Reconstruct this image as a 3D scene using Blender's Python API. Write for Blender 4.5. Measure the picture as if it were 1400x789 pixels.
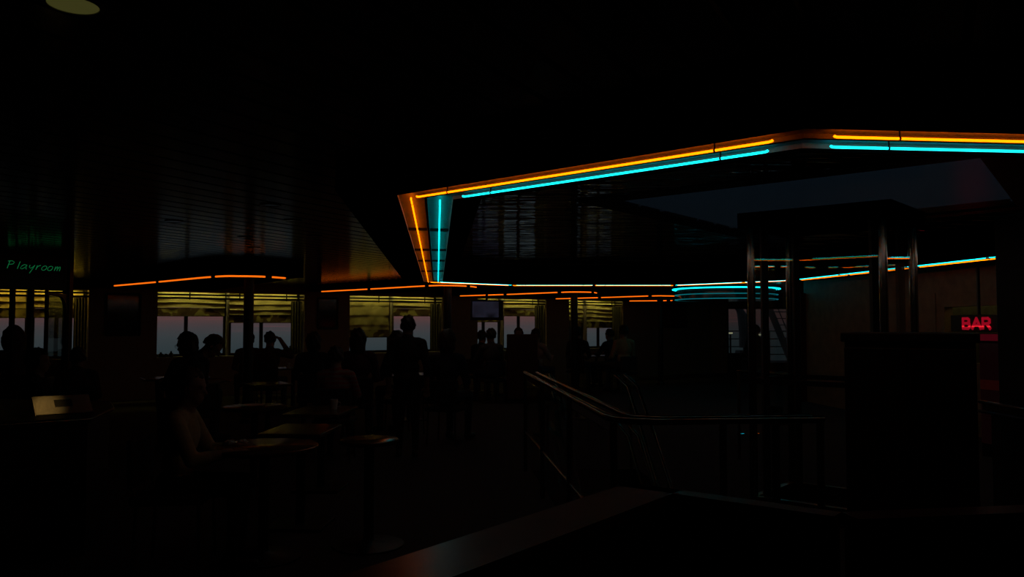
import bpy, bmesh, math, random
import numpy as np
from mathutils import Vector, Matrix, Euler
random.seed(7); np.random.seed(7)
for o in list(bpy.data.objects): bpy.data.objects.remove(o)
S = bpy.context.scene; C = S.collection
# ------------------------------------------------------------------ camera, sky, exposure
FPX = 1089.0; PITCH = math.atan(49.5 / FPX); EYE = 1.5
cam_d = bpy.data.cameras.new('camera'); cam = bpy.data.objects.new('camera', cam_d); C.objects.link(cam)
cam_d.sensor_width = 36; cam_d.lens = 36 * FPX / 1400; cam_d.clip_start = .02; cam_d.clip_end = 20000
cam.location = (0, 0, EYE); cam.rotation_euler = (math.pi / 2 + PITCH, 0, 0); S.camera = cam
vs = S.view_settings
vs.view_transform = 'Standard'; vs.look = 'None'; vs.gamma = 1; vs.exposure = 0.0; vs.use_curve_mapping = False

W = bpy.data.worlds.new('dusk_sky'); S.world = W; W.use_nodes = True
nt = W.node_tree; nt.nodes.clear()
def N(t, typ, **kw):
    n = t.nodes.new(typ)
    for k, v in kw.items(): setattr(n, k, v)
    return n
def ramp(n, stops):
    e = n.color_ramp.elements
    while len(e) > 1: e.remove(e[-1])
    e[0].position = stops[0][0]; e[0].color = (*stops[0][1], 1)
    for p, c in stops[1:]:
        k = e.new(p); k.color = (*c, 1)
tc = N(nt, 'ShaderNodeTexCoord'); sep = N(nt, 'ShaderNodeSeparateXYZ'); nt.links.new(tc.outputs['Generated'], sep.inputs[0])
mr = N(nt, 'ShaderNodeMapRange'); mr.inputs[1].default_value = -.06; mr.inputs[2].default_value = 1.0
nt.links.new(sep.outputs[2], mr.inputs[0])
rp = N(nt, 'ShaderNodeValToRGB')
def pz(z): return (z + .06) / 1.06
ramp(rp, [(pz(-.06), (.025, .034, .038)), (pz(-.03), (.027, .039, .044)), (pz(-.012), (.038, .045, .049)), (pz(.0), (.056, .044, .047)),
          (pz(.008), (.088, .045, .044)), (pz(.03), (.080, .050, .048)), (pz(.08), (.046, .043, .049)), (pz(.16), (.026, .031, .039)), (pz(.4), (.016, .020, .026)), (pz(1.0), (.009, .012, .016))])
nt.links.new(mr.outputs[0], rp.inputs[0])
# thin red cloud streaks low over the sea
mp = N(nt, 'ShaderNodeMapping'); mp.inputs['Scale'].default_value = (5, 5, 260)
nt.links.new(tc.outputs['Generated'], mp.inputs[0])
nz = N(nt, 'ShaderNodeTexNoise'); nz.inputs['Scale'].default_value = 2.2; nz.inputs['Detail'].default_value = 3
nt.links.new(mp.outputs[0], nz.inputs['Vector'])
rs = N(nt, 'ShaderNodeValToRGB'); ramp(rs, [(0.56, (0, 0, 0)), (0.72, (.05, .006, .010))]); nt.links.new(nz.outputs[0], rs.inputs[0])
band = N(nt, 'ShaderNodeValToRGB'); ramp(band, [(pz(-.014), (0, 0, 0)), (pz(0.0), (1, 1, 1)), (pz(.05), (1, 1, 1)), (pz(.12), (0, 0, 0))]); nt.links.new(mr.outputs[0], band.inputs[0])
mm = N(nt, 'ShaderNodeMix', data_type='RGBA', blend_type='MULTIPLY'); mm.inputs[0].default_value = 1
nt.links.new(rs.outputs[0], mm.inputs[6]); nt.links.new(band.outputs[0], mm.inputs[7])
ad = N(nt, 'ShaderNodeMix', data_type='RGBA', blend_type='ADD'); ad.inputs[0].default_value = 1
nt.links.new(rp.outputs[0], ad.inputs[6]); nt.links.new(mm.outputs[2], ad.inputs[7])
bg = N(nt, 'ShaderNodeBackground'); bg.inputs[1].default_value = 1.0; nt.links.new(ad.outputs[2], bg.inputs[0])
wo = N(nt, 'ShaderNodeOutputWorld'); nt.links.new(bg.outputs[0], wo.inputs[0])

# ------------------------------------------------------------------ photo pixels to directions / points
cp, sp = math.cos(PITCH), math.sin(PITCH)
def ray(px, py):
    u = (px - 700) / FPX; v = (394.5 - py) / FPX
    return (u, cp - v * sp, sp + v * cp)
def onz(px, py, z):
    d = ray(px, py); t = (z - EYE) / d[2]; return Vector((d[0] * t, d[1] * t, z))
def aty(px, py, Y):
    d = ray(px, py); t = Y / d[1]; return Vector((d[0] * t, Y, EYE + d[2] * t))
WA = math.radians(5.5)                       # the ship's axes against the camera's
BXv = Vector((math.cos(WA), math.sin(WA), 0)); BYv = Vector((-math.sin(WA), math.cos(WA), 0))
def B(u, v, z=0): return BXv * u + BYv * v + Vector((0, 0, z))

# ------------------------------------------------------------------ materials
MATS = {}
def mat(name, col, rough=.6, metal=0., var=.12, scale=20., bump=0., emit=None, estr=1., spec=.35):
    if name in MATS: return MATS[name]
    m = bpy.data.materials.new(name); m.use_nodes = True; t = m.node_tree; b = t.nodes['Principled BSDF']
    b.inputs['Roughness'].default_value = rough; b.inputs['Metallic'].default_value = metal
    b.inputs['Specular IOR Level'].default_value = spec
    co = N(t, 'ShaderNodeTexCoord'); n = N(t, 'ShaderNodeTexNoise'); n.inputs['Scale'].default_value = scale; n.inputs['Detail'].default_value = 4
    t.links.new(co.outputs['Object'], n.inputs['Vector'])
    r = N(t, 'ShaderNodeValToRGB')
    ramp(r, [(.3, tuple(c * (1 - var) for c in col)), (.7, tuple(min(1, c * (1 + var)) for c in col))])
    t.links.new(n.outputs[0], r.inputs[0]); t.links.new(r.outputs[0], b.inputs['Base Color'])
    if bump:
        bp = N(t, 'ShaderNodeBump'); bp.inputs['Strength'].default_value = bump; bp.inputs['Distance'].default_value = .01
        t.links.new(n.outputs[0], bp.inputs['Height']); t.links.new(bp.outputs[0], b.inputs['Normal'])
    if emit:
        b.inputs['Emission Color'].default_value = (*emit, 1); b.inputs['Emission Strength'].default_value = estr
    MATS[name] = m; return m
def glass(name, tint=(1, 1, 1), ior=1.5, rough=0.0):
    if name in MATS: return MATS[name]
    m = bpy.data.materials.new(name); m.use_nodes = True; t = m.node_tree; t.nodes.clear()
    f = N(t, 'ShaderNodeFresnel'); ge = N(t, 'ShaderNodeNewGeometry'); io = N(t, 'ShaderNodeMapRange'); io.inputs[3].default_value = ior; io.inputs[4].default_value = 1 / ior   # same reflectance on both faces of a thin pane
    t.links.new(ge.outputs['Backfacing'], io.inputs[0]); t.links.new(io.outputs[0], f.inputs[0])
    tr = N(t, 'ShaderNodeBsdfTransparent'); tr.inputs[0].default_value = (*tint, 1)
    g = N(t, 'ShaderNodeBsdfGlossy'); g.inputs['Roughness'].default_value = rough
    mx = N(t, 'ShaderNodeMixShader'); o = N(t, 'ShaderNodeOutputMaterial')
    t.links.new(f.outputs[0], mx.inputs[0]); t.links.new(tr.outputs[0], mx.inputs[1]); t.links.new(g.outputs[0], mx.inputs[2]); t.links.new(mx.outputs[0], o.inputs[0])
    MATS[name] = m; return m
def lampmat(name, col, s=1.):
    if name in MATS: return MATS[name]
    m = bpy.data.materials.new(name); m.use_nodes = True; t = m.node_tree; t.nodes.clear()
    e = N(t, 'ShaderNodeEmission'); e.inputs[0].default_value = (*col, 1); e.inputs[1].default_value = s
    o = N(t, 'ShaderNodeOutputMaterial'); t.links.new(e.outputs[0], o.inputs[0]); MATS[name] = m; return m

M_wall = mat('wall_laminate', (.30, .24, .16), .55, bump=.05)
M_wallR = mat('wall_timber', (.26, .17, .09), .5, scale=6, var=.25)
M_floor = mat('carpet', (.030, .026, .028), .95, scale=60, var=.5)
M_soffit = mat('soffit_black_lacquer', (.0035, .0035, .004), .6, spec=0.)
M_chan = mat('channel_enamel', (.36, .35, .34), .5)
M_black = mat('black_metal', (.006, .006, .006), .45)
M_dark = mat('dark_laminate', (.018, .015, .013), .5)
M_chrome = mat('chrome', (.28, .28, .28), .16, 1.)
M_steel = mat('brushed_steel', (.20, .19, .17), .30, 1., scale=80, bump=.03)
M_white = mat('off_white_paint', (.50, .49, .46), .45)
M_wood = mat('polished_wood', (.055, .016, .009), .3, scale=9, var=.4, spec=.12)
M_table = mat('table_laminate', (.060, .040, .022), .22, scale=8, var=.35)
M_uphol = mat('upholstery', (.020, .018, .022), .9)
M_rail = mat('satin_rail_metal', (.10, .098, .09), .2, 1.)
M_back = mat('ceiling_void', (.004, .004, .004), .9)
M_glass = glass('clear_glass'); M_glassT = glass('tinted_skylight_glass', (.34, .43, .48), 1.12, .25); M_glassD = glass('smoked_glass', (.55, .58, .58))
M_orange = lampmat('orange_neon', (4.6, .66, .002)); M_orangeW = lampmat('deep_orange_neon', (1.05, .165, .005)); M_cyan = lampmat('cyan_neon', (.012, 2.3, 2.5))
M_slat = mat('slat_metal', (.09, .088, .082), .15, 1., scale=3, var=.2, bump=.02)

def wavy_metal():
    m = bpy.data.materials.new('mirror_plank_metal'); m.use_nodes = True; t = m.node_tree; b = t.nodes['Principled BSDF']
    b.inputs['Base Color'].default_value = (.90, .91, .93, 1); b.inputs['Metallic'].default_value = 1; b.inputs['Roughness'].default_value = .025
    co = N(t, 'ShaderNodeTexCoord'); mp = N(t, 'ShaderNodeMapping'); mp.inputs['Scale'].default_value = (.8, 6., 1)
    n = N(t, 'ShaderNodeTexNoise'); n.inputs['Scale'].default_value = 1.3; n.inputs['Detail'].default_value = 2
    g = N(t, 'ShaderNodeNewGeometry')
    t.links.new(g.outputs['Position'], mp.inputs[0]); t.links.new(mp.outputs[0], n.inputs['Vector'])
    bp = N(t, 'ShaderNodeBump'); bp.inputs['Strength'].default_value = .8; bp.inputs['Distance'].default_value = .02
    t.links.new(n.outputs[0], bp.inputs['Height']); t.links.new(bp.outputs[0], b.inputs['Normal'])
    return m
M_plank = wavy_metal()

# ------------------------------------------------------------------ mesh helpers
class MB:
    def __init__(s): s.v = []; s.f = []; s.smooth = False
    def add(s, vs, fs):
        k = len(s.v); s.v += [tuple(v) for v in vs]; s.f += [tuple(i + k for i in f) for f in fs]; return s
    def prism(s, poly, z0, z1):
        n = len(poly); vs = [(p[0], p[1], z0) for p in poly] + [(p[0], p[1], z1) for p in poly]
        a = sum(poly[i][0] * poly[(i + 1) % n][1] - poly[(i + 1) % n][0] * poly[i][1] for i in range(n))
        fs = [tuple(range(n - 1, -1, -1)), tuple(range(n, 2 * n))] + [(i, (i + 1) % n, n + (i + 1) % n, n + i) for i in range(n)]
        if a < 0: fs = [tuple(reversed(f)) for f in fs]
        return s.add(vs, fs)
    def box(s, c, size, rz=0., bev=0.):
        x, y, z = (q / 2 for q in size); R = Matrix.Rotation(rz, 3, 'Z'); c = Vector(c)
        if bev <= 0:
            vs = [c + R @ Vector((i * x, j * y, k * z)) for k in (-1, 1) for i, j in ((-1, -1), (1, -1), (1, 1), (-1, 1))]
            return s.add(vs, [(3, 2, 1, 0), (4, 5, 6, 7), (0, 1, 5, 4), (1, 2, 6, 5), (2, 3, 7, 6), (3, 0, 4, 7)])
        bm = bmesh.new(); bmesh.ops.create_cube(bm, size=1)
        for v in bm.verts: v.co = Vector((v.co.x * size[0], v.co.y * size[1], v.co.z * size[2]))
        bmesh.ops.bevel(bm, geom=bm.edges[:], offset=bev, segments=2, affect='EDGES', profile=.5)
        bm.verts.index_update()
        s.add([c + R @ v.co for v in bm.verts], [tuple(v.index for v in f.verts) for f in bm.faces]); bm.free(); return s
    def beam(s, a, b, w, h):
        a = Vector(a); b = Vector(b); d = (b - a).normalized(); up = Vector((0, 0, 1)) if abs(d.z) < .95 else Vector((0, 1, 0))
        x = d.cross(up).normalized() * w / 2; y = x.cross(d).normalized() * h / 2
        vs = [p + i * x + j * y for p in (a, b) for i, j in ((-1, -1), (1, -1), (1, 1), (-1, 1))]
        return s.add(vs, [(0, 1, 2, 3), (7, 6, 5, 4), (4, 5, 1, 0), (5, 6, 2, 1), (6, 7, 3, 2), (7, 4, 0, 3)])
    def tube(s, pts, r, n=10, cap=True):
        pts = [Vector(p) for p in pts]; s.smooth = True; rings = []
        for i, p in enumerate(pts):
            d = (pts[min(i + 1, len(pts) - 1)] - pts[max(i - 1, 0)]).normalized()
            up = Vector((0, 0, 1)) if abs(d.z) < .9 else Vector((0, 1, 0))
            x = d.cross(up).normalized(); y = x.cross(d)
            rr = r[i] if isinstance(r, (list, tuple)) else r
            rings.append([p + (x * math.cos(a) + y * math.sin(a)) * rr for a in (2 * math.pi * k / n for k in range(n))])
        vs = [q for g in rings for q in g]; fs = []
        for i in range(len(pts) - 1):
            for k in range(n):
                fs.append((i * n + k, i * n + (k + 1) % n, (i + 1) * n + (k + 1) % n, (i + 1) * n + k))
        if cap: fs += [tuple(range(n - 1, -1, -1)), tuple((len(pts) - 1) * n + k for k in range(n))]
        return s.add(vs, fs)
    def lathe(s, c, prof, n=24):
        s.smooth = True; c = Vector(c); vs = []; fs = []
        for r, z in prof:
            vs += [c + Vector((r * math.cos(2 * math.pi * k / n), r * math.sin(2 * math.pi * k / n), z)) for k in range(n)]
        for i in range(len(prof) - 1):
            for k in range(n): fs.append((i * n + k, i * n + (k + 1) % n, (i + 1) * n + (k + 1) % n, (i + 1) * n + k))
        return s.add(vs, fs)
    def ell(s, c, r, n=12, m=8):
        s.smooth = True; c = Vector(c); vs = []; fs = []
        for i in range(m + 1):
            th = math.pi * i / m
            for k in range(n):
                a = 2 * math.pi * k / n
                vs.append(c + Vector((r[0] * math.sin(th) * math.cos(a), r[1] * math.sin(th) * math.sin(a), r[2] * math.cos(th))))
        for i in range(m):
            for k in range(n): fs.append((i * n + k, (i + 1) * n + k, (i + 1) * n + (k + 1) % n, i * n + (k + 1) % n))
        return s.add(vs, fs)
    def build(s, name, m, parent=None, smooth=None):
        me = bpy.data.meshes.new(name); me.from_pydata(s.v, [], s.f); me.update()
        bm = bmesh.new(); bm.from_mesh(me); bmesh.ops.remove_doubles(bm, verts=bm.verts, dist=1e-5)
        bmesh.ops.recalc_face_normals(bm, faces=bm.faces); bm.to_mesh(me); bm.free()
        if smooth if smooth is not None else s.smooth:
            for p in me.polygons: p.use_smooth = True
            try: me.set_sharp_from_angle(angle=math.radians(50))
            except Exception: pass
        me.materials.append(m); o = bpy.data.objects.new(name, me); C.objects.link(o)
        if parent:
            o.parent = parent; o.matrix_parent_inverse = Matrix.LocRotScale(parent.location, parent.rotation_euler, parent.scale).inverted()
        return o
def tag(o, label, cat, group=None):
    o['label'] = label; o['category'] = cat
    if group: o['group'] = group
    return o
def thing(name, label, cat, loc=(0, 0, 0), group=None, rz=0.):
    o = bpy.data.objects.new(name, None); C.objects.link(o); o.location = loc; o.rotation_euler = (0, 0, rz); o.empty_display_size = .1
    return tag(o, label, cat, group)
def struct(o): o['kind'] = 'structure'; return o
def sempty(name, loc=(0, 0, 0)):
    o = bpy.data.objects.new(name, None); C.objects.link(o); o.location = loc; o['kind'] = 'structure'; return o
def copy_tree(o, parent=None):
    c = o.copy(); C.objects.link(c); c.parent = parent
    for ch in o.children: copy_tree(ch, c)
    return c
def inpoly(x, y, P):
    r = False; n = len(P); j = n - 1
    for i in range(n):
        if (P[i][1] > y) != (P[j][1] > y) and x < (P[j][0] - P[i][0]) * (y - P[i][1]) / (P[j][1] - P[i][1]) + P[i][0]: r = not r
        j = i
    return r

# ------------------------------------------------------------------ plan of the lounge
ZC, ZR, ZI, ZS = 2.36, 2.25, 2.57, 2.20        # slat ceiling, ring soffit, inner ceiling, wave soffits
WT = Vector((1, .65, 0)).normalized(); WN = Vector((WT.y, -WT.x, 0))       # window wall: direction and normal into the room
def wallpt(px):
    d = ray(px, 440); u = d[0] / d[1]; Y = 20.76 / (1 - .65 * u); return Vector((u * Y, Y, 0))
ROOM = [(-13, -3), (7.56, -3), (5.75, 15.7), (9.4, 15.7), (9.4, 24.8), (6.21, 24.8), (-13, 12.31)]
def rw(y): return 7.265 - .0963 * y             # right-hand wall line
OCT = [Vector(p) for p in [(-.51, 4.67), (-1.37, 13.84), (0, 14.98), (3.06, 14.98), (4.73, 13.25), (5.75, 6.1), (3.6, 3.43), (1.18, 3.19)]]   # clockwise from the near left corner
def off(i, d):                                  # vertex i moved outward by d with a mitre
    n = len(OCT); a, b, c = OCT[i - 1], OCT[i], OCT[(i + 1) % n]
    d1 = (b - a).normalized(); d2 = (c - b).normalized(); n1 = Vector((-d1.y, d1.x)); n2 = Vector((-d2.y, d2.x))
    m = (n1 + n2).normalized(); return b + m * d / max(.3, m.dot(n1))
def octpoly(d): return [off(i, d) for i in range(len(OCT))]

# ------------------------------------------------------------------ floor with the stairwell hole
HO = (1.0, 2.1, 4.2, 8.2)                       # u0, u1, v0, v1 in ship axes
fl = sempty('floor')
def bpoly(u0, u1, v0, v1): return [B(u0, v0), B(u1, v0), B(u1, v1), B(u0, v1)]
mb = MB()
for r in ((-14, 1.0, -4, 27), (2.1, 14, -4, 27), (1.0, 2.1, -4, 4.2), (1.0, 2.1, 8.2, 27)): mb.prism(bpoly(*r), -.12, 0)
mb.build('carpet', M_floor, fl)
mb = MB()
for r in ((.94, 1.0, 4.14, 8.26), (2.1, 2.16, 4.14, 8.26), (1.0, 2.1, 4.14, 4.2), (1.0, 2.1, 8.2, 8.26)): mb.prism(bpoly(*r), -2.6, -.001)
mb.build('stairwell_lining', M_dark, fl)
MB().prism(bpoly(.9, 2.2, 3.9, 8.3), -2.7, -2.6).build('lower_deck', M_floor, fl)

# ------------------------------------------------------------------ ceilings
cl = sempty('ceiling', (0, 0, ZC))
mb = MB(); P2 = octpoly(.2)

SD = Vector((math.cos(math.radians(62)), math.sin(math.radians(62)))); SN = Vector((-SD.y, SD.x))
def bar_mesh(name, w, t, m):
    me = bpy.data.meshes.new(name); x = .5; y = w / 2
    e = t * .45
    vs = [(-x, -y, e), (x, -y, e), (x, y, e), (-x, y, e), (-x, -y + e, 0), (x, -y + e, 0), (x, y - e, 0), (-x, y - e, 0), (-x, -y, t), (x, -y, t), (x, y, t), (-x, y, t)]
    fs = [(4, 7, 6, 5), (0, 4, 5, 1), (2, 6, 7, 3), (8, 0, 1, 9), (10, 2, 3, 11), (8, 9, 10, 11), (0, 8, 11, 3, 7, 4), (1, 5, 6, 2, 10, 9)]
    me.from_pydata(vs, [], fs); me.materials.append(m); return me
slat_me = bar_mesh('slat', .185, .02, M_slat)
def lay(me, name, parent, d, nrm, pitch, k0, k1, inside, z, tilt=0.):
    cnt = 0
    for k in range(k0, k1):
        o0 = nrm * (k * pitch); run = None; step = .06; ts = np.arange(-12, 32, step)
        for tt in list(ts) + [99]:
            ok = tt < 90 and inside(o0.x + d.x * tt, o0.y + d.y * tt)
            if ok and run is None: run = tt
            if not ok and run is not None:
                e = last
                if e - run > .3:
                    o = bpy.data.objects.new(name, me); C.objects.link(o); c = o0 + d * ((run + e) / 2)
                    o.parent = parent; o.location = (c.x, c.y, z - parent.location.z); o.scale = (e - run, 1, 1)
                    o.rotation_euler = (random.uniform(-tilt, tilt), 0, math.atan2(d.y, d.x)); cnt += 1
                run = None
            last = tt
    return cnt
lay(slat_me, 'slat', cl, SD, SN, .2, -60, 75, lambda x, y: inpoly(x, y, ROOM) and not inpoly(x, y, P2) and y > .4 and x > -11, ZC, .004)
# inner, mirror-bright plank ceiling over the octagon, around the skylight
SKY = [Vector(p) for p in [(.86, 6.86), (2.72, 9.25), (4.55, 7.10), (2.99, 5.01)]]
ic = sempty('ceiling_1', (0, 0, ZI)); P3 = octpoly(-.40)
plank_me = bar_mesh('plank', .292, .015, M_plank)
PDv = Vector((BXv.x, BXv.y)); PNv = Vector((BYv.x, BYv.y))
sc = sum((Vector(p) for p in SKY), Vector((0, 0))) / 4; SK2 = [sc + (p - sc) * 1.03 for p in SKY]
lay(plank_me, 'plank', ic, PDv, PNv, .3, 8, 55, lambda x, y: inpoly(x, y, P3) and not inpoly(x, y, SK2), ZI, .006)
# skylight
oc_ = [(-14, 25.5), (11, 25.5), (11, -4), (-14, -4)]; mb = MB(); so4 = [sc + (p - sc) * 1.22 for p in SKY]
for i in range(4):
    j = (i + 1) % 4; mb.prism([oc_[i], oc_[j], tuple(so4[j]), tuple(so4[i])], 2.62, 2.68)
mb.build('ceiling_void', M_back, cl)
sk = sempty('window_1', (sc.x, sc.y, ZI))
MB().prism([(p.x, p.y) for p in SKY], ZI + .004, ZI + .016).build('pane', M_glassT, sk)
mb = MB()
for i in range(4): mb.beam((*SKY[i], ZI + .008), (*SKY[(i + 1) % 4], ZI + .008), .04, .03)
mb.build('frame', M_black, sk); mb = MB()
for i in range(4):
    a_, b_ = SKY[i], SKY[(i + 1) % 4]; mb.prism([tuple(a_), tuple(b_), tuple(sc + (b_ - sc) * 1.16), tuple(sc + (a_ - sc) * 1.16)], ZI - .012, ZI - .004)
mb.build('border', M_black, sk)

# ------------------------------------------------------------------ octagonal ring soffit and its neon
ring = sempty('trim_1', (1.9, 9, ZR))
def strip(mb, i, o0, o1, z0, z1):
    j = (i + 1) % len(OCT); mb.prism([off(i, o0), off(j, o0), off(j, o1), off(i, o1)], z0, z1)
mb = MB()
for i in range(8):
    strip(mb, i, .165, .50, ZR, ZR + .13); strip(mb, i, -.006, .006, ZR, ZR + .03); strip(mb, i, -.20, -.167, ZR - .012, ZI + .03)  # inner lip lowered to block the cyan tubes' reflection in the planks
    strip(mb, i, -.20, .50, ZR + .032, ZR + .13); strip(mb, i, .20, .23, ZR, 2.75)
mb.build('ring_band', M_soffit, ring); mb = MB()
for i in range(8): strip(mb, i, -.19, -.44, ZI - .006, ZI + .02)
mb.build('reflection_border', M_soffit, ring)  # black band added to keep orange reflections out of the plank ceiling
EDGE = ['along the octagon edge beside the slatted ceiling', 'on the short octagon chamfer above the television', 'on the octagon edge above the far window tables', 'on the octagon chamfer before the cyan ring lamp', 'along the octagon edge beside the timber bar wall', 'on the octagon chamfer above the bar counter', 'on the octagon edge above the tall cabinet', 'on the long octagon chamfer above the stairwell rail']
SEG = {0: [0, .185, .375, .525, .725, 1], 1: [0, 1], 2: [0, .505, 1], 3: [0, .62, 1], 4: [0, .2, .42, .62, .8, 1], 5: [0, 1], 6: [0, 1], 7: [0, 1]}
for i in range(8):
    j = (i + 1) % 8
    for col, o, m in (('orange', .085, M_orange), ('cyan', -.085, M_cyan)):
        a, b = off(i, o), off(j, o); L = (b - a).length; d = (b - a) / L
        t = thing('neon_strip', '%s neon strip in a recessed channel %s' % (col, EDGE[i]), 'neon light', (*((a + b) / 2), ZR), 'neon strips around the octagonal ceiling opening')
        mb = MB(); s = 1 if o > 0 else -1
        strip(mb, i, s * .006, s * .165, ZR + .022, ZR + .032); strip(mb, i, s * .006, s * .010, ZR + .001, ZR + .024); strip(mb, i, s * .161, s * .165, ZR + .001, ZR + .024)
        mb.build('channel', M_chan, t)
        ends = {0: (.03, .02), 7: (.10, .09), 6: (.10, .12)}.get(i, (.05, .05))
        if i == 7: ends = (.13, .05) if col == 'orange' else (.15, .19)
        for k in range(len(SEG[i]) - 1):
            s0 = ends[0] if k == 0 else L * SEG[i][k] + .03; s1 = L - ends[1] if k == len(SEG[i]) - 2 else L * SEG[i][k + 1] - .03
            p, q = a + d * s0, a + d * s1; z = ZR - .010
            pts = [(*p, z + .006), (*(p + d * .004), z + .002), (*(p + d * .016), z)] + [(*(p + (q - p) * f), z) for f in (.25, .5, .75)] + [(*(q - d * .016), z), (*(q - d * .004), z + .002), (*q, z + .006)]
            pts.sort(key=lambda v: (Vector(v[:2]) - p).dot(d))
            tb = MB().tube(pts, .0054, 10).build('tube', m, t)
            nn = max(2, int((s1 - s0) / .75))
            for f in np.linspace(.12, .88, nn):
                c = p + (q - p) * f; mb = MB().tube([(c.x, c.y, z), (c.x, c.y, ZR + .024)], .004, 6); mb.tube([(*(c - d * .004), z), (*(c + d * .004), z)], .0068, 8); mb.build('tube_support', M_black, tb)
            if k:
                c = a + d * (L * SEG[i][k]); nv = Vector((-d.y, d.x))
                MB().beam((*(c - nv * .075), ZR + .012), (*(c + nv * .075), ZR + .012), .05, .018).build('divider', M_black, t)

# ------------------------------------------------------------------ wave-shaped soffits with orange tubes in front of the windows
WAVES = [[(155, 390), (216, 384.5), (292, 377.3), (330, 376.5), (367, 377.5), (393, 379.5)],
         [(438, 398), (505, 394.5), (584, 390), (612, 389.5), (640, 390.5), (652, 392)],
         [(627, 404), (691, 402), (765, 399), (790, 398.5), (810, 399), (816, 400)],
         [(758, 408), (820, 406.3), (889, 404), (905, 403.8), (924, 404.2)],
         [(858, 411), (902, 410.6), (914, 410.4), (922, 410.3)]]
WSEG = [[0, 1, 2, 4, 5], [0, 1, 2, 4, 5], [0, 1, 2, 4, 5], [0, 1, 2, 4], [0, 1, 2, 3]]
WL = ['over the leaning couple', 'over the standing man', 'over the television', 'over the far table of three', 'shortest and farthest of its row']
def smooth_poly(pts, n=6):                      # Catmull-Rom through the plan points, keeps the index of each
    out = []; idx = []
    for k in range(len(pts) - 1):
        p0, p1, p2, p3 = pts[max(k - 1, 0)], pts[k], pts[k + 1], pts[min(k + 2, len(pts) - 1)]; idx.append(len(out))
        for q in range(n):
            t = q / n; out.append(.5 * ((2 * p1) + (p2 - p0) * t + (2 * p0 - 5 * p1 + 4 * p2 - p3) * t * t + (3 * p1 - p0 - 3 * p2 + p3) * t ** 3))
    idx.append(len(out)); out.append(pts[-1]); return out, idx
W0 = wallpt(300)
def towall(p):
    d = (Vector((p.x, p.y, 0)) - W0).dot(WN); q = Vector((p.x, p.y, 0)) - WN * (d - .12); return q
for w, px in enumerate(WAVES):
    zw = (2.2, 2.222, 2.2, 2.185, 2.155)[w]; pts = [onz(x, y, zw) for x, y in px]; pl, idx = smooth_poly(pts)
    fr_l = []
    for k in range(len(pl)):                    # front edge of the soffit stands before the tube
        d = (pl[min(k + 1, len(pl) - 1)] - pl[max(k - 1, 0)]).normalized(); fr_l.append(pl[k] + Vector((d.y, -d.x, 0)) * (.0 if w == 1 else .20) + d * (0 if w == 1 else .12 if k == len(pl) - 1 else -.12 if k == 0 else 0))
    poly = [(p.x, p.y) for p in fr_l] + [tuple(towall(fr_l[-1]))[:2], tuple(towall(fr_l[0]))[:2]]
    so = sempty('trim_%d' % (w + 2), tuple(pl[0])); MB().prism(poly, zw + .012, ZC + .01).build('wave_soffit', M_soffit, so)
    t = thing('neon_tube_run', 'curved orange neon tube along the wave soffit %s' % WL[w], 'neon light', tuple(pl[len(pl) // 2]), 'orange neon runs before the windows')
    mb = MB()
    for a, b in zip(fr_l[:-1], fr_l[1:]):
        d = (b - a).normalized(); q = Vector((d.y, -d.x, 0)) * .014; mb.prism([tuple(a)[:2], tuple(b)[:2], tuple(b - q)[:2], tuple(a - q)[:2]], zw - .003, zw + .013)
    mb.build('reflection_lip', M_soffit, so)  # lip added to block the tubes' reflection in the slat ceiling
    fw = []
    for k in range(len(pl)):
        d = (pl[min(k + 1, len(pl) - 1)] - pl[max(k - 1, 0)]).normalized(); fw.append(pl[k] + Vector((d.y, -d.x, 0)) * .0)
    for a, b in zip(WSEG[w][:-1], WSEG[w][1:]):
        seg = fw[idx[a]:idx[b] + 1]; d0 = (seg[1] - seg[0]).normalized(); d1 = (seg[-1] - seg[-2]).normalized()
        seg = [seg[0] + d0 * .04] + seg[1:-1] + [seg[-1] - d1 * .04]
        seg = [p - Vector((0, 0, .012)) for p in seg]
        tb = MB().tube(seg, .0125, 8).build('tube', M_orangeW, t)
        MB().tube([seg[0] - d0 * .03, seg[0] + d0 * .012], .015, 8).build('tube_end', M_black, tb); MB().tube([seg[-1] - d1 * .012, seg[-1] + d1 * .03], .015, 8).build('tube_end', M_black, tb)

# ------------------------------------------------------------------ window wall
HEAD, SILL, DEP = 2.17, .84, .42
def wp(s, r, z): return W0 + WT * s - WN * r + Vector((0, 0, z))          # along the wall, back from its face, up
def sof(px): return (wallpt(px) - W0).dot(WT)
def wbox(mb, s0, s1, r0, r1, z0, z1):
    poly = [wp(s0, r0, 0), wp(s1, r0, 0), wp(s1, r1, 0), wp(s0, r1, 0)]; mb.prism([(p.x, p.y) for p in poly], z0, z1)
BAYS = [(-75, 40, 121, (434, 434)), (215, 315, 416, (432, 441)), (478, 541.5, 605, (461, 432)), (653, 694, 747, (440, 432)), (778, 808, 852, (446.5, 448))]
SE = (Vector((6.21, 24.8, 0)) - W0).dot(WT); SB = (Vector((-13, 12.31, 0)) - W0).dot(WT)
wf = sempty('wall_far', tuple(W0)); mb = MB(); cur = SB
for b in BAYS:
    s0, s1 = sof(b[0]), sof(b[2]); wbox(mb, cur, s0, 0, DEP, 0, 2.75); wbox(mb, s0, s1, 0, DEP, 0, SILL - .03)
    wbox(mb, s0, s1, 0, .05, HEAD, 2.45); wbox(mb, s0, s1, 0, DEP, 2.45, 2.75); cur = s1
wbox(mb, cur, SE, 0, DEP, 0, 2.75); mb.build('wall_panel', M_wall, wf)

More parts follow.
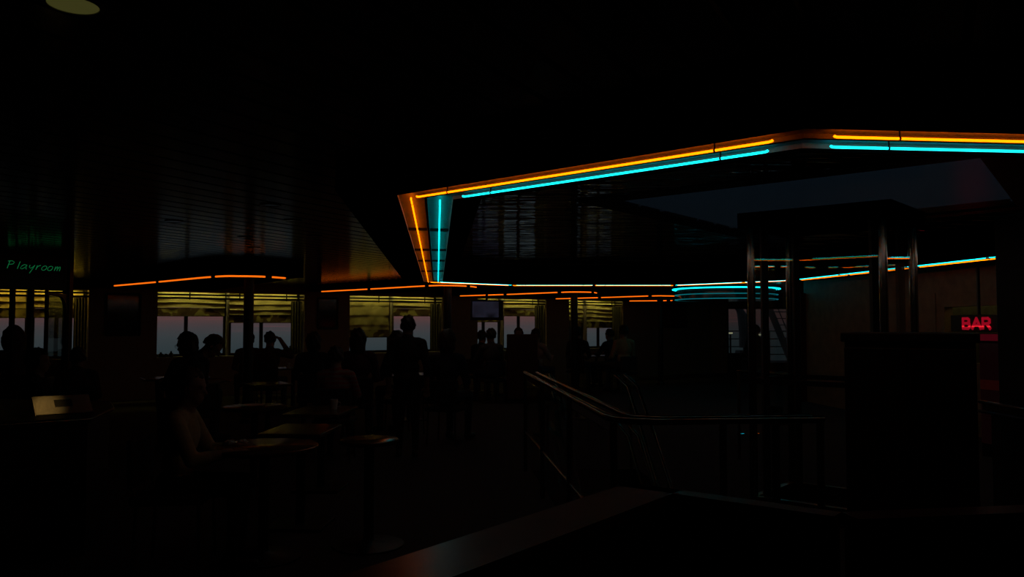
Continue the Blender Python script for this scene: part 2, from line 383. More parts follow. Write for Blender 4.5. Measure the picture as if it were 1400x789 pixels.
def fabric(name, c1, c2):
    m = bpy.data.materials.new(name); m.use_nodes = True; t = m.node_tree; b = t.nodes['Principled BSDF']; b.inputs['Roughness'].default_value = .9
    co = N(t, 'ShaderNodeTexCoord'); n = N(t, 'ShaderNodeTexNoise'); n.inputs['Scale'].default_value = 5; n.inputs['Detail'].default_value = 1
    r = N(t, 'ShaderNodeValToRGB'); ramp(r, [(.47, c1), (.53, c2)]); t.links.new(co.outputs['Object'], n.inputs['Vector']); t.links.new(n.outputs[0], r.inputs[0]); t.links.new(r.outputs[0], b.inputs['Base Color']); return m
M_blind = mat('blind_linen', (.50, .46, .21), .9, scale=4, var=.08); M_border = fabric('blind_border_print', (.40, .37, .15), (.11, .07, .03))
M_curt = mat('curtain_cloth', (.08, .075, .045), .9); M_sillm = mat('sill_paint', (.34, .32, .28), .5); M_frame = mat('window_frame_paint', (.035, .035, .035), .5)
M_pel = lampmat('pelmet_tube_glow', (1.0, .86, .22), 7.5); M_pelO = lampmat('pelmet_tube_warm_glow', (1.0, .66, .10), 11.0)
def sheet(s0, s1, z0, z1, r, nu, nz, fold, amp, seed):
    rnd = random.Random(seed); ph = [rnd.uniform(0, 6.28) for _ in range(6)]; mb = MB(); vs = []; fs = []
    for i in range(nz + 1):
        for j in range(nu + 1):
            u = j / nu; z = z0 + (z1 - z0) * i / nz; s = s0 + (s1 - s0) * u
            fz = ((z1 - z) / fold) % 1.0
            d = amp * (fz ** 1.5) * (1 + .5 * math.sin(6 * u + ph[0])) + .006 * math.sin(11 * u + 9 * z + ph[1]) + .006 * math.sin(23 * u - 14 * z + ph[2])
            z += .012 * math.sin(3.1 * u + ph[3]) * (1 if 0 < i < nz else .3)
            vs.append(wp(s, r - d, z))
    for i in range(nz):
        for j in range(nu): a = i * (nu + 1) + j; fs.append((a, a + 1, a + nu + 2, a + nu + 1))
    mb.smooth = True; return mb.add(vs, fs)
wn = 2
BL = ['behind the playroom screen', 'behind the leaning couple', 'behind the standing man', 'beside the television', 'behind the far table of three']
for k, (p0, pm, p1, bot) in enumerate(BAYS):
    s0, sm, s1 = sof(p0), sof(pm), sof(p1)
    for h, (a, b) in enumerate(((s0, sm), (sm, s1))):
        wi = sempty('window_%d' % wn, tuple(wp((a + b) / 2, DEP, SILL))); wn += 1
        mb = MB(); r0, r1 = DEP - .07, DEP - .02
        ins = .10 if h else .02
        wbox(mb, a, a + (.05 if h == 0 else .10), r0, r1, SILL, 2.45); wbox(mb, b - (.06 if h == 0 else .10), b, r0, r1, SILL, 2.45)
        wbox(mb, a, b, r0, r1, SILL, SILL + .05); wbox(mb, a, b, r0, r1, 2.3, 2.45); mb.build('frame', M_frame, wi)
        mid = a + (b - a) * (.43 if h == 0 else .47); mb = MB(); wbox(mb, mid - .035, mid + .035, r0, r1, SILL, 2.4); mb.build('mullion', M_frame, wi)
        for q, (c, d) in enumerate(((a + .05, mid - .03), (mid + .03, b - .06))):
            mb = MB(); wbox(mb, c, d, r0 + .02, r0 + .028, SILL + .04, 2.32); mb.build('pane', M_glass, wi)
        mb = MB(); wbox(mb, a, b, -.03, DEP - .01, SILL - .03, SILL); mb.build('sill', M_sillm, wi)
        if h == 0: mb = MB(); wbox(mb, sm - .018, sm + .018, .20, DEP - .07, SILL, 2.4); mb.build('post', M_sillm, wi)
        # roman blind
        pxm = (p0 + pm) / 2 if h == 0 else (pm + p1) / 2; wpx = wallpt(pxm) - WN * .3
        zb = aty(pxm, bot[h], wpx.y).z
        bl = thing('roman_blind', 'olive yellow roman blind %s, %s of its pair' % (BL[k], ('right one' if h else 'left one')), 'blind', tuple(wp((a + b) / 2, .3, zb)), 'roman blinds at the windows')
        bl['label'] = 'olive yellow roman blind %s, %s' % (BL[k], {(0, 0): 'partly cut by the screen posts', (0, 1): 'beside the wall picture', (1, 0): 'drawn lower border above mauve sky', (1, 1): 'crossed by the slim column', (2, 0): 'lowered almost to the sill', (2, 1): 'raised behind his head', (3, 0): 'half hidden by the screen', (3, 1): 'above the high-backed bench', (4, 0): 'next to the slim column', (4, 1): 'next to the olive curtain'}[(k, h)])
        bh = .17; x0 = a + .04; x1 = b - (.05 if h == 0 else .08)
        fb = sheet(x0, x1, zb + bh, 2.42, .31, 26, 40, .235 if (k == 2 and h == 0) else .12, .014 if (k == 2 and h == 0) else .045, k * 7 + h).build('fabric', M_blind, bl)
        sheet(x0, x1, zb, zb + bh, .30, 26, 6, .3, .02, k * 7 + h + 50).build('border', M_border, bl)
        mb = MB(); wbox(mb, x0, x1, .295, .315, zb - .012, zb + .008); mb.build('bottom_bar', M_curt, bl)
    # pelmet lamp up in the pocket, rails in front of it
    pe = thing('pelmet_lamp', 'yellow strip lamp hidden above the blinds %s' % BL[k], 'lamp', tuple(wp((s0 + s1) / 2, .15, 2.27)), 'pelmet lamps above the blinds')
    mb = MB().tube([wp(s0 + .06, .15, 2.27), wp(s1 - (.16 if k else .1), .15, 2.27)], .016, 10); mb.build('tube', M_pelO if k == 0 else M_pel, pe)
    mb = MB(); wbox(mb, s0 + .05, s1 - .05, .10, .20, 2.30, 2.36); mb.build('housing', M_white, pe)
    ra = thing('valence_rail', 'two slim black rails with uprights across the blinds %s' % BL[k], 'rail', tuple(wp((s0 + s1) / 2, .06, 2.0)), 'rails over the window heads')
    for z in (2.118, 2.048): MB().beam(wp(s0, .06, z), wp(s1, .06, z), .02, .034).build('rail', M_black, ra)
    nt_ = max(2, int((s1 - s0) / .85))
    for q in range(nt_):
        s = s0 + (s1 - s0) * (q + .62) / nt_; MB().beam(wp(s, .06, 2.02), wp(s, .06, HEAD), .022, .022).build('upright', M_black, ra)
    # curtain at the right jamb
    mb = MB(); vs = []; fs = []; nu = 30
    for i in range(13):
        for j in range(nu + 1):
            u = j / nu; z = SILL + .02 + (2.0 - SILL) * i / 12; vs.append(wp(s1 - .04 - .20 * (1 - u), .20 - .16 * u + .018 * math.sin(u * 26), z))
    for i in range(12):
        for j in range(nu): a = i * (nu + 1) + j; fs.append((a, a + 1, a + nu + 2, a + nu + 1))
    mb.smooth = True; mb.add(vs, fs); tag(mb.build('curtain', M_curt), 'narrow olive curtain hanging at the window edge %s' % BL[k], 'curtain', 'curtains at the window edges')

# other walls
we = sempty('wall_end', (7.8, 24.8, 0)); mb = MB()
def xbox(mb, x0, x1, y0, y1, z0, z1): mb.prism([(x0, y0), (x1, y0), (x1, y1), (x0, y1)], z0, z1)
DX = [aty(p, 440, 24.8).x for p in (994, 1022, 1029, 1046, 1084)]; ZT = aty(1000, 420, 24.8).z
xbox(mb, 5.6, DX[0], 24.8, 24.95, 0, 2.75); xbox(mb, DX[4], 9.6, 24.8, 24.95, 0, 2.75); xbox(mb, DX[0], DX[4], 24.8, 24.95, ZT, 2.75)
mb.build('wall_panel', M_wallR, we)
for n, (a, b, zs) in enumerate(((DX[0], DX[1] + .06, .62), (DX[2] - .05, DX[3], .62), (DX[3] + .02, DX[4], .32))):
    d = sempty('door_%d' % (n + 1), ((a + b) / 2, 24.85, 0)); mb = MB()
    xbox(mb, a, a + .06, 24.84, 24.9, 0, ZT); xbox(mb, b - .06, b, 24.84, 24.9, 0, ZT); xbox(mb, a, b, 24.84, 24.9, ZT - .06, ZT); xbox(mb, a, b, 24.84, 24.9, 0, zs); mb.build('frame', M_frame, d)
    mb = MB(); xbox(mb, a + .05, b - .05, 24.865, 24.873, zs, ZT - .05); mb.build('pane', M_glassD, d)
    mb = MB().tube([(b - .09, 24.82, .9), (b - .09, 24.82, 1.15)], .012, 8); mb.build('handle', M_chrome, d)
wr = sempty('wall_right', (rw(10), 10, 0)); HY0 = 9.0
def wrY(px): u = (px - 700) / FPX; return 7.265 / (u / 1.0 + .0963)        # right wall seen at a pixel column
def rpoly(y0, y1, t0, t1): return [(rw(y0) + t0, y0), (rw(y1) + t0, y1), (rw(y1) + t1, y1), (rw(y0) + t1, y0)]
hy1, hy0 = wrY(1291), wrY(1383); hz0, hz1 = .98, aty(1320, 419, wrY(1320)).z
mb = MB(); mb.prism(rpoly(-3, hy0, 0, .12), 0, 2.75).prism(rpoly(hy1, 15.7, 0, .12), 0, 2.75).prism(rpoly(hy0, hy1, 0, .12), 0, hz0).prism(rpoly(hy0, hy1, 0, .12), hz1, 2.75)
mb.build('wall_panel', M_wallR, wr)
mb = MB(); y0_, y1_ = hy0 - .25, hy1 + .22; zt = aty(1330, 399, 11).z
for (a, b, z0, z1) in ((y0_, y1_, zt, zt + .03), (y0_, y0_ + .03, .2, zt), (y1_ - .03, y1_, .2, zt), (y0_, y1_, .2, .23), (hy0 - .04, hy1 + .04, hz1, hz1 + .03)): mb.prism(rpoly(a, b, -.012, 0), z0, z1)
mb.build('moulding', M_wallR, wr)
tp = struct(MB().prism([(5.66, 15.62), (5.9, 15.62), (5.9, 15.82), (5.66, 15.82)], 0, aty(1090, 401, 15.7).z).build('trim_7', M_wood))
wb = sempty('wall_lobby', (9.4, 20, 0)); mb = MB(); xbox(mb, 5.9, 9.6, 15.7, 15.82, 0, 2.75); xbox(mb, 9.4, 9.55, 15.8, 24.9, 0, 2.75); mb.build('wall_panel', M_wallR, wb)
wl = sempty('wall_left', (-13, 5, 0)); mb = MB(); xbox(mb, -13.15, -13, -3.2, 12.4, 0, 2.75); mb.build('wall_panel', M_wall, wl)
wk = sempty('wall_back', (0, -3, 0)); mb = MB(); xbox(mb, -13.1, 7.7, -3.15, -3, 0, 2.75); mb.build('wall_panel', M_wall, wk)

# ------------------------------------------------------------------ sea and the deck outside the doors
M_deck = mat('deck_paint', (.30, .32, .33), .6); M_ship = mat('ship_white', (.62, .64, .64), .5)
dk = MB(); xbox(dk, 2, 16, 25.0, 34, -.3, -.02); struct(dk.build('deck', M_deck))
# companion ladder
lad = thing('deck_stairway', 'pale steel stairway with open treads outside the right-hand door', 'stairs', (9.3, 28.2, 0))
a0, a1 = aty(1052, 422, 28.0), aty(1076, 480, 28.0); a1 = a0 + (a1 - a0) * ((a0.z + .0) / (a0.z - a1.z)); w_ = Vector((0, .8, 0)); rgt = Vector((1.15, 0, 0))
MB().beam(a0, a1, .06, .22).build('stringer', M_ship, lad); MB().beam(a0 + rgt, a1 + rgt, .06, .22).build('stringer', M_ship, lad)
for q in range(9):
    c = a0 + (a1 - a0) * (q + .5) / 9; MB().box(c + rgt / 2, (1.1, .22, .03)).build('tread', M_ship, lad)
for q in (0, 1): MB().tube([a0 + rgt * q + Vector((0, 0, .75)), a1 + rgt * q + Vector((0, 0, .75))], .02, 8).build('handrail', M_ship, lad)
gr_ = thing('deck_railing', 'thin dark railing of the open deck beyond the doors', 'railing', (8.5, 31, -.02))
for z in (.35, .65, .95, 1.25): MB().tube([(5, 31, z), (13, 31, z)], .02, 6).build('rail', M_black, gr_)
for q in range(9): MB().tube([(5 + q, 31, -.02), (5 + q, 31, 1.25)], .025, 6).build('post', M_black, gr_)
dv = thing('davit_arm', 'curved dark davit arm outside the left-hand door', 'davit', (7.9, 27.5, -.02))
pts = [aty(1011 + x, y, 27.5) for x, y in ((-8, 414), (-1, 421), (3, 430), (6, 442), (8, 456), (9, 475))]
MB().tube([*pts], [.10, .13, .16, .2, .22, .24], 10).build('arm', M_ship, dv); MB().box((pts[-1].x, 27.5, .3), (.6, .6, .64), bev=.03).build('pedestal', M_ship, dv)
for n, (px, py, w2) in enumerate(((998.5, 455.5, .16), (1038.5, 457.6, .09))):
    p = aty(px, py, 29); l = thing('deck_lamp', 'small pale yellow lamp glowing low outside the %s door' % ('left-hand' if n == 0 else 'middle'), 'lamp', (p.x, p.y, -.02), 'deck lamps')
    MB().tube([(p.x, p.y, -.02), (p.x, p.y, p.z - .05)], .03, 8).build('post', M_black, l); MB().box(p, (w2, .06, .045), bev=.01).build('lens', lampmat('deck_lamp_glow', (1, .9, .5), .8), l)

# ------------------------------------------------------------------ columns
for px, Yc, lb in ((340, 12.25, 'slim dark round column in front of the mauve double window'), (612, 14.75, 'slim dark round column beside the standing man'), (785, 17.4, 'slim dark round column before the far yellow blind'), (902.5, 19.9, 'slim dark round column before the picture on the far wall')):
    X = (px - 700) / FPX * Yc; c = thing('column', lb, 'column', (X, Yc, 0), 'slim columns under the wave soffits')
    MB().lathe((X, Yc, 0), [(.0, .0), (.075, .0), (.075, ZS + .012), (0, ZS + .012)], 20).build('shaft', M_black, c); MB().lathe((X, Yc, 0), [(.076, 0), (.11, .0), (.11, .06), (.085, .09), (.076, .09)], 20).build('base_collar', M_black, c)
c = thing('wide_column', 'dark square column at the end of the timber bar wall', 'column', (3.3, 4.95, 0))
p = aty(1394, 400, 5.2); MB().box((p.x + .2, 5.2 + .1, 1.12), (.36, .36, 2.24), WA, bev=.01).build('shaft', M_black, c); MB().box((p.x + .2, 5.3, .05), (.40, .40, .1), WA, bev=.01).build('base', M_dark, c)
c.location = (p.x + .2, 5.3, 0)
for ch in c.children: ch.matrix_parent_inverse = Matrix.Translation(c.location).inverted()

# ------------------------------------------------------------------ framed pictures and television on the wall
def wall_frame(name, label, px0, px1, py0, py1, cat, scr, group=None, lift=.02, thick=.03):
    a, b = wallpt(px0) + WN * lift, wallpt(px1) + WN * lift; z0 = aty((px0 + px1) / 2, py1, (a.y + b.y) / 2).z; z1 = aty((px0 + px1) / 2, py0, (a.y + b.y) / 2).z
    c = (a + b) / 2; t = thing(name, label, cat, (c.x, c.y, z0), group); tt = WT; n = WN
    for p, q in (((a, z0), (b, z0)), ((a, z1), (b, z1)), ((a, z0), (a, z1)), ((b, z0), (b, z1))):
        MB().beam(Vector((p[0].x, p[0].y, p[1])), Vector((q[0].x, q[0].y, q[1])), thick, .05).build('frame_bar', M_black, t)
    mb = MB(); o = n * -.005; vs = [a + o + Vector((0, 0, z0)), b + o + Vector((0, 0, z0)), b + o + Vector((0, 0, z1)), a + o + Vector((0, 0, z1))]
    mb.add(vs + [v - n * .012 for v in vs], [(0, 1, 2, 3), (7, 6, 5, 4), (0, 4, 5, 1), (1, 5, 6, 2), (2, 6, 7, 3), (3, 7, 4, 0)]); mb.build('picture' if cat == 'picture' else 'screen', scr, t); return t, a, b, z0, z1
M_pic = mat('dark_glossy_print', (.020, .024, .022), .08, scale=3, var=.5)
G = 'framed pictures between the windows'
wall_frame('framed_picture', 'dark glazed picture on the wall left of the double window', 145, 191, 402, 458, 'picture', M_pic, G)
wall_frame('framed_picture', 'dark glazed picture on the wall left of the lowered blind', 434, 461, 408, 449, 'picture', M_pic, G)
wall_frame('framed_picture', 'dark glazed picture on the far wall with a warm sheen coloured in', 905, 938, 417, 447, 'picture', mat('warm_sheen_print', (.09, .045, .02), .2, scale=4, var=.5), G)  # brown put into the print for the orange reflection on its glass
# television on an arm, standing out from the wall
tvY = 17.2; p0, p1 = aty(643, 438, tvY), aty(688, 411, tvY); tv = thing('television', 'dark flat television hung in front of the window, dim bluish picture', 'television', ((p0.x + p1.x) / 2, tvY, p0.z))
w_, h_ = p1.x - p0.x, p1.z - p0.z; ctr = Vector(((p0.x + p1.x) / 2, tvY, (p0.z + p1.z) / 2)); rzt = .12
MB().box(ctr, (w_, .07, h_), rzt, bev=.012).build('housing', M_black, tv)
def tvmat():
    m = bpy.data.materials.new('television_picture'); m.use_nodes = True; t = m.node_tree; b = t.nodes['Principled BSDF']; b.inputs['Base Color'].default_value = (.01, .01, .012, 1); b.inputs['Roughness'].default_value = .2
    co = N(t, 'ShaderNodeTexCoord'); n = N(t, 'ShaderNodeTexVoronoi', feature='F1', distance='CHEBYCHEV'); n.inputs['Scale'].default_value = 4.0; r = N(t, 'ShaderNodeValToRGB'); ramp(r, [(.1, (.002, .002, .003)), (.5, (.009, .009, .016))])
    t.links.new(co.outputs['Object'], n.inputs['Vector']); t.links.new(n.outputs[0], r.inputs[0]); t.links.new(r.outputs[0], b.inputs['Emission Color']); b.inputs['Emission Strength'].default_value = 1; return m
fr = Vector((math.sin(rzt), -math.cos(rzt), 0)); MB().box(ctr + fr * .036 - Vector((.03, 0, -.02)), (w_ * .80, .006, h_ * .80), rzt).build('screen', tvmat(), tv)
MB().beam(ctr - fr * .03 + Vector((0, 0, h_ * .3)), Vector((ctr.x, tvY + .1, ZC)), .05, .05).build('ceiling_mount', M_black, tv)

# ------------------------------------------------------------------ round drum lamp with cyan rings
dY = 17.3; dc = aty(992, 398, dY); dr = thing('ring_lamp', 'round stepped drum with a cyan neon ring and its reflections as added rings under the ceiling near the doors', 'lamp', (dc.x, dY, dc.z - .2))
Rr = 71 / FPX * dY; MB().lathe((dc.x, dY, 0), [(0, ZC - .002), (Rr * .93, ZC - .002), (Rr * .93, dc.z - .02), (Rr * .90, dc.z - .03), (Rr * .90, dc.z - .20), (0, dc.z - .20)], 48).build('drum', mat('drum_gloss', (.02, .022, .022), .12), dr)
for rr, zz, em, nm in ((Rr, dc.z + .035, M_cyan, 'neon_ring'), (Rr * .96, dc.z - .09, lampmat('cyan_reflection_glow', (.004, .13, .15)), 'reflection_ring'), (Rr * .96, dc.z - .19, lampmat('cyan_reflection_glow', (.004, .13, .15)), 'reflection_ring')):  # lower two rings are the neon's reflections on the drum, put in as glow
    MB().tube([(dc.x + rr * math.cos(a), dY + rr * math.sin(a), zz) for a in np.linspace(.05, 2 * math.pi - .05, 72)], .014 if nm == 'neon_ring' else .009, 6).build(nm, em, dr)

# ------------------------------------------------------------------ playroom screen
pA, pB, pC = aty(-70, 440, 9.1), aty(63, 440, 9.6), aty(92, 440, 10.2)
for q in (pA, pB, pC): q.z = 0
ps = thing('playroom_screen', 'black framed glass screen and door of the playroom under its sign board', 'partition', tuple(pB))
def col(p, z0, z1, w, nm, m=M_black): MB().beam((p.x, p.y, z0), (p.x, p.y, z1), w, w).build(nm, m, ps)
Z0, Z1 = .80, 1.93
def pbox(a, b, th, z0, z1, nm, m):
    d = (b - a).normalized(); n = Vector((d.y, -d.x, 0)) * th / 2; MB().prism([tuple((a + n))[:2], tuple((b + n))[:2], tuple((b - n))[:2], tuple((a - n))[:2]], z0, z1).build(nm, m, ps)
pbox(pA, pC, .06, Z1, ZC + .01, 'sign_board', M_black); pbox(pA, pB, .05, 0, Z0, 'base_panel', M_dark)
for px, w in ((-26, .045), (14.5, .045), (40.5, .05), (63, .03)):
    t_ = (px + 70) / 133; col(pA + (pB - pA) * t_, 0, Z1, w, 'post')
col(pC, 0, ZC, .085, 'end_post')
for a, b in ((0, .33), (.33, .635), (.635, .83), (.83, 1)): pbox(pA + (pB - pA) * a, pA + (pB - pA) * b, .006, Z0, Z1, 'pane', M_glass)
# door leaf with a rounded window
dd = (pC - pB); L_ = dd.length; dd.normalize(); bm_ = MB(); dn = Vector((dd.y, -dd.x, 0))
zA, zB = .86, aty(80, 405, 9.9).z; rad = .2; inner = []
for cx, cz, a0_ in ((L_ - .08 - rad, zB - rad, 0), (.02 + .01, zB - .01, 90), (.02 + .01, zA + .01, 180), (L_ - .08 - rad, zA + rad, 270)):
    r_ = rad if cx > .1 else .01
    for q in range(6): a_ = math.radians(a0_ + 90 * q / 5); inner.append((cx + r_ * math.cos(a_), cz + r_ * math.sin(a_)))
n_ = len(inner); outer = []
for x, z in inner:
    cxm, czm = L_ / 2, (zA + zB) / 2; ang = math.atan2(z - czm, x - cxm); k_ = min((L_ / 2) / max(1e-4, abs(math.cos(ang))), ((Z1 - .04 - czm) if math.sin(ang) > 0 else czm - .02) / max(1e-4, abs(math.sin(ang)))); outer.append((cxm + k_ * math.cos(ang), czm + k_ * math.sin(ang)))
def dpt(x, z, o): return pB + dd * x + dn * o + Vector((0, 0, z))
vs = [dpt(x, z, .02) for x, z in inner] + [dpt(x, z, .02) for x, z in outer] + [dpt(x, z, -.02) for x, z in inner] + [dpt(x, z, -.02) for x, z in outer]; fs = []
for q in range(n_):
    r_ = (q + 1) % n_; fs += [(q, r_, n_ + r_, n_ + q), (2 * n_ + r_, 2 * n_ + q, 3 * n_ + q, 3 * n_ + r_), (r_, q, 2 * n_ + q, 2 * n_ + r_)]
MB().add(vs, fs).build('door_leaf', M_black, ps)
MB().add([dpt(x, z, .003) for x, z in inner] + [dpt(x, z, -.003) for x, z in inner], [tuple(range(n_)), tuple(range(2 * n_ - 1, n_ - 1, -1))]).build('door_pane', glass('frosted_door_glass', (.45, .48, .46), 1.5), ps)
# script sign
sg = thing('playroom_sign', 'green handwritten neon word Playroom on the black sign board', 'sign', (pA.x, pA.y, 2.1))
STR = [[(0, 0), (.22, 1)], [(.05, .98), (.42, 1.04), (.60, .86), (.48, .62), (.14, .52)], [(.85, 0), (1.08, 1)], [(1.66, .55), (1.45, .64), (1.22, .42), (1.10, .12), (1.22, .0), (1.45, .2), (1.68, .6), (1.56, .12), (1.64, .0)],
       [(1.92, .62), (1.86, .3), (1.98, .18), (2.2, .4), (2.34, .64), (2.12, .05), (1.88, -.5)], [(2.55, .62), (2.42, 0)], [(2.45, .18), (2.62, .5), (2.85, .66)],
       [(4.02, 0), (4.14, .6)], [(4.06, .2), (4.32, .62), (4.34, .5), (4.24, 0)], [(4.27, .2), (4.52, .62), (4.56, .5), (4.46, 0)]]
for cx in (3.14, 3.66): STR.append([(cx + .2 * math.cos(a) + .1 * math.sin(a), .3 + .31 * math.sin(a)) for a in np.linspace(0, 2 * math.pi, 13)])
sdir = (pB - pA).normalized(); sn_ = Vector((sdir.y, -sdir.x, 0)); mb = MB()
sP = pA + sdir * (((6 + 70) / 133) * (pB - pA).length); hgt = .088; zb_ = aty(20, 367.2, 9.4).z
for st in STR: mb.tube([sP + sdir * (x * hgt * 1.36) + sn_ * .045 + Vector((0, 0, zb_ + z * hgt - x * .0035)) for x, z in st], .0042, 6)
mb.build('lettering', lampmat('green_neon', (.012, .30, .085), .30), sg); 
mb = MB()
for x in (.2, 1.3, 2.3, 3.4, 4.3): mb.tube([sP + sdir * (x * hgt * 1.36) + sn_ * .028 + Vector((0, 0, zb_ + .02)), sP + sdir * (x * hgt * 1.36) + sn_ * .045 + Vector((0, 0, zb_ + .02))], .004, 6)
mb.build('standoff', M_black, sg)

# ------------------------------------------------------------------ downlights
M_dlm = mat('polished_trim', (.5, .5, .48), .12, 1.)
def downlight(px, py, z, r, label, lit=None):
    p = onz(px, py, z); t = thing('downlight', label, 'lamp', tuple(p), 'ceiling downlights')
    MB().lathe((p.x, p.y, z), [(r * .80, -.001), (r * .82, -.004), (r * .98, -.004), (r, -.002), (r, .003)], 28).build('trim_ring', M_dlm if not lit else M_white, t)
    MB().lathe((p.x, p.y, z), [(r * .81, -.002), (r * .6, -.0015), (r * .3, -.001), (0, -.001)], 28).build('reflector', lit or M_dlm, t); return p
M_dl = mat('caught_light_dish', (.5, .5, .3), .4, emit=(.036, .034, .0085), estr=1.0)  # weak yellow-green emission put into the dish in place of caught light
dlp = downlight(100, 6, ZC - .004, .078, 'large downlight above the service counter, caught yellow-green light put into its dish', M_dl)
for px, py in ((238, 303), (172, 326), (370, 281), (400, 302), (430, 323), (335, 325), (347, 339)): downlight(px, py, ZC - .003, .075, 'small unlit downlight set in the slatted ceiling')
for px, py in ((780, 362), (802, 356), (895, 361), (920, 356)): downlight(px, py, ZI - .003, .085, 'small unlit downlight in the mirror-bright inner ceiling')

# ------------------------------------------------------------------ glass kiosk below the skylight
kN, kL, kR = [onz(*p, 2.40) for p in ((1218, 272), (1008, 292), (1265, 290))]; kF = kL + kR - kN; kc = (kL + kR) / 2
kk = thing('glass_kiosk', 'square glass kiosk with chrome corner posts and a dark flat roof under the skylight', 'kiosk', (kc.x, kc.y, 0))
def inset(k): return [(kc + (q - kc) * k) for q in (kN, kL, kF, kR)]
MB().prism([(q.x, q.y) for q in inset(1)], 2.28, 2.40).build('roof', M_soffit, kk)
KI = inset(.86)
for q in KI: MB().tube([(q.x, q.y, 0), (q.x, q.y, 2.28)], .032, 14).build('post', M_chrome, kk)
for q in inset(.72): MB().beam((q.x, q.y, 0), (q.x, q.y, 2.28), .05, .05).build('inner_post', M_black, kk)
for a, b in zip(KI, KI[1:] + KI[:1]):
    d = (b - a).normalized(); n = Vector((d.y, -d.x, 0)) * .005; a2, b2 = a + d * .03, b - d * .03
    MB().prism([tuple(a2 + n)[:2], tuple(b2 + n)[:2], tuple(b2 - n)[:2], tuple(a2 - n)[:2]], .14, 2.28).build('pane', M_glass, kk)
    MB().beam(Vector((*a.xy, .07)), Vector((*b.xy, .07)), .05, .14).build('plinth', M_steel, kk)
    MB().beam(Vector((*a.xy, 1.05)), Vector((*b.xy, 1.05)), .025, .04).build('mid_rail', M_black, kk)

# ------------------------------------------------------------------ stairs, balustrades
stw = thing('staircase', 'dark carpeted stairs going down inside the stairwell', 'stairs', tuple(B(1.55, 8.2, -2.6)))
for q in range(12): MB().prism(bpoly(1.01, 2.09, 8.2 - .28 * (q + 1), 8.2 - .28 * q), -2.59, -.2 * (q + 1)).build('step', M_dark, stw)
bs = thing('stairwell_balustrade', 'chrome double handrail with glass panels around the near side of the stairwell', 'railing', tuple(B(.92, 4.1)))
def run(pts, r, nm, m=M_rail): MB().tube(pts, r, 10).build(nm, m, bs)
run([B(.93, 8.25, 1.0), B(.93, 4.3, 1.0), B(.95, 4.17, 1.0), B(1.02, 4.10, 1.0), B(1.15, 4.07, 1.0), B(2.05, 4.07, 1.0)], .021, 'handrail')
run([B(1.05, 8.25, 1.0), B(1.05, 4.36, 1.0), B(1.08, 4.24, 1.0), B(1.2, 4.2, 1.0), B(2.05, 4.2, 1.0)], .016, 'inner_rail', M_rail)
run([B(.93, 8.25, .40), B(.93, 4.07, .40)], .014, 'lower_rail'); run([B(.95, 4.07, .40), B(2.05, 4.07, .40)], .014, 'lower_rail')
for v in (8.2, 6.9, 5.5, 4.12): run([B(.93, v, 0), B(.93, v, .99)], .02, 'post', M_steel)
for u in (1.5, 2.03): run([B(u, 4.07, 0), B(u, 4.07, .99)], .02, 'post', M_steel)
for v0, v1 in ((4.16, 5.46), (5.54, 6.86), (6.94, 8.16)): MB().prism(bpoly(.926, .934, v0, v1), .12, .93).build('glass_panel', M_glass, bs)
for u0, u1 in ((.98, 1.46), (1.54, 1.99)): MB().prism(bpoly(u0, u1, 4.066, 4.074), .12, .93).build('glass_panel', M_glass, bs)
for u, lb in ((1.96, 'steel double handrail sloping down the kiosk side of the stairs'), (1.12, 'steel double handrail sloping down the table side of the stairs')):
    sr = thing('stair_handrail', lb, 'railing', tuple(B(u, 8.1, 0)), 'handrails of the stairs')
    for du, z0 in ((0, 1.0), (-.10, 1.0), (0, .52), (-.10, .52)):
        if u < 1.5: du = -du * .6
        pts = [B(u + du, 8.15, z0 - .02), B(u + du, 7.6, z0 - .1), B(u + du, 4.9, z0 - 2.0)]; MB().tube(pts, .017, 8).build('rail', M_rail, sr)
    for v in (7.9, 6.6, 5.4):
        z = -.2 * math.ceil((8.2 - v) / .28); MB().tube([B(u, v, z), B(u, v, .9 - max(0, 7.6 - v) * .704)], .016, 8).build('post', M_steel, sr)
fr_ = thing('far_balustrade', 'chrome rail with posts on the far side of the kiosk', 'railing', tuple(aty(1045, 510, 8.9)))
fr_.location.z = 0
a, b = aty(1008, 503, 9.0), aty(1092, 514, 8.3); a.z = b.z = .98
MB().tube([a, b], .022, 10).build('handrail', M_chrome, fr_); MB().tube([a - Vector((0, 0, .5)), b - Vector((0, 0, .5))], .014, 8).build('lower_rail', M_chrome, fr_)
for f in (.02, .5, .98): c = a + (b - a) * f; MB().tube([(c.x, c.y, 0), c], .018, 8).build('post', M_steel, fr_)

# ------------------------------------------------------------------ foreground parapet
l0, l1, l2, l3 = [onz(*p, .95) for p in ((380, 815), (860, 660), (1150, 700), (1480, 687))]
pa = thing('parapet', 'low dark partition with a polished reddish wood capping running in angles', 'partition', (l1.x, l1.y, 0))
def wallseg(a, b, back, nm, z0, z1, m, o0=0.):
    d = (b - a).normalized(); n = Vector((d.y, -d.x, 0)); e = Vector((0, 0, 0))
    MB().prism([tuple(a + n * o0)[:2], tuple(b + n * o0)[:2], tuple(b + n * back)[:2], tuple(a + n * back)[:2]], z0, z1).build(nm, m, pa)
for a, b, w in ((l0, l1, .20), (l1, l2, .07), (l2, l3, .09)):
    wallseg(a, b, w, 'capping', .915, .95, M_wood); wallseg(a, b, w - .015, 'panel', 0, .914, M_dark, .015)

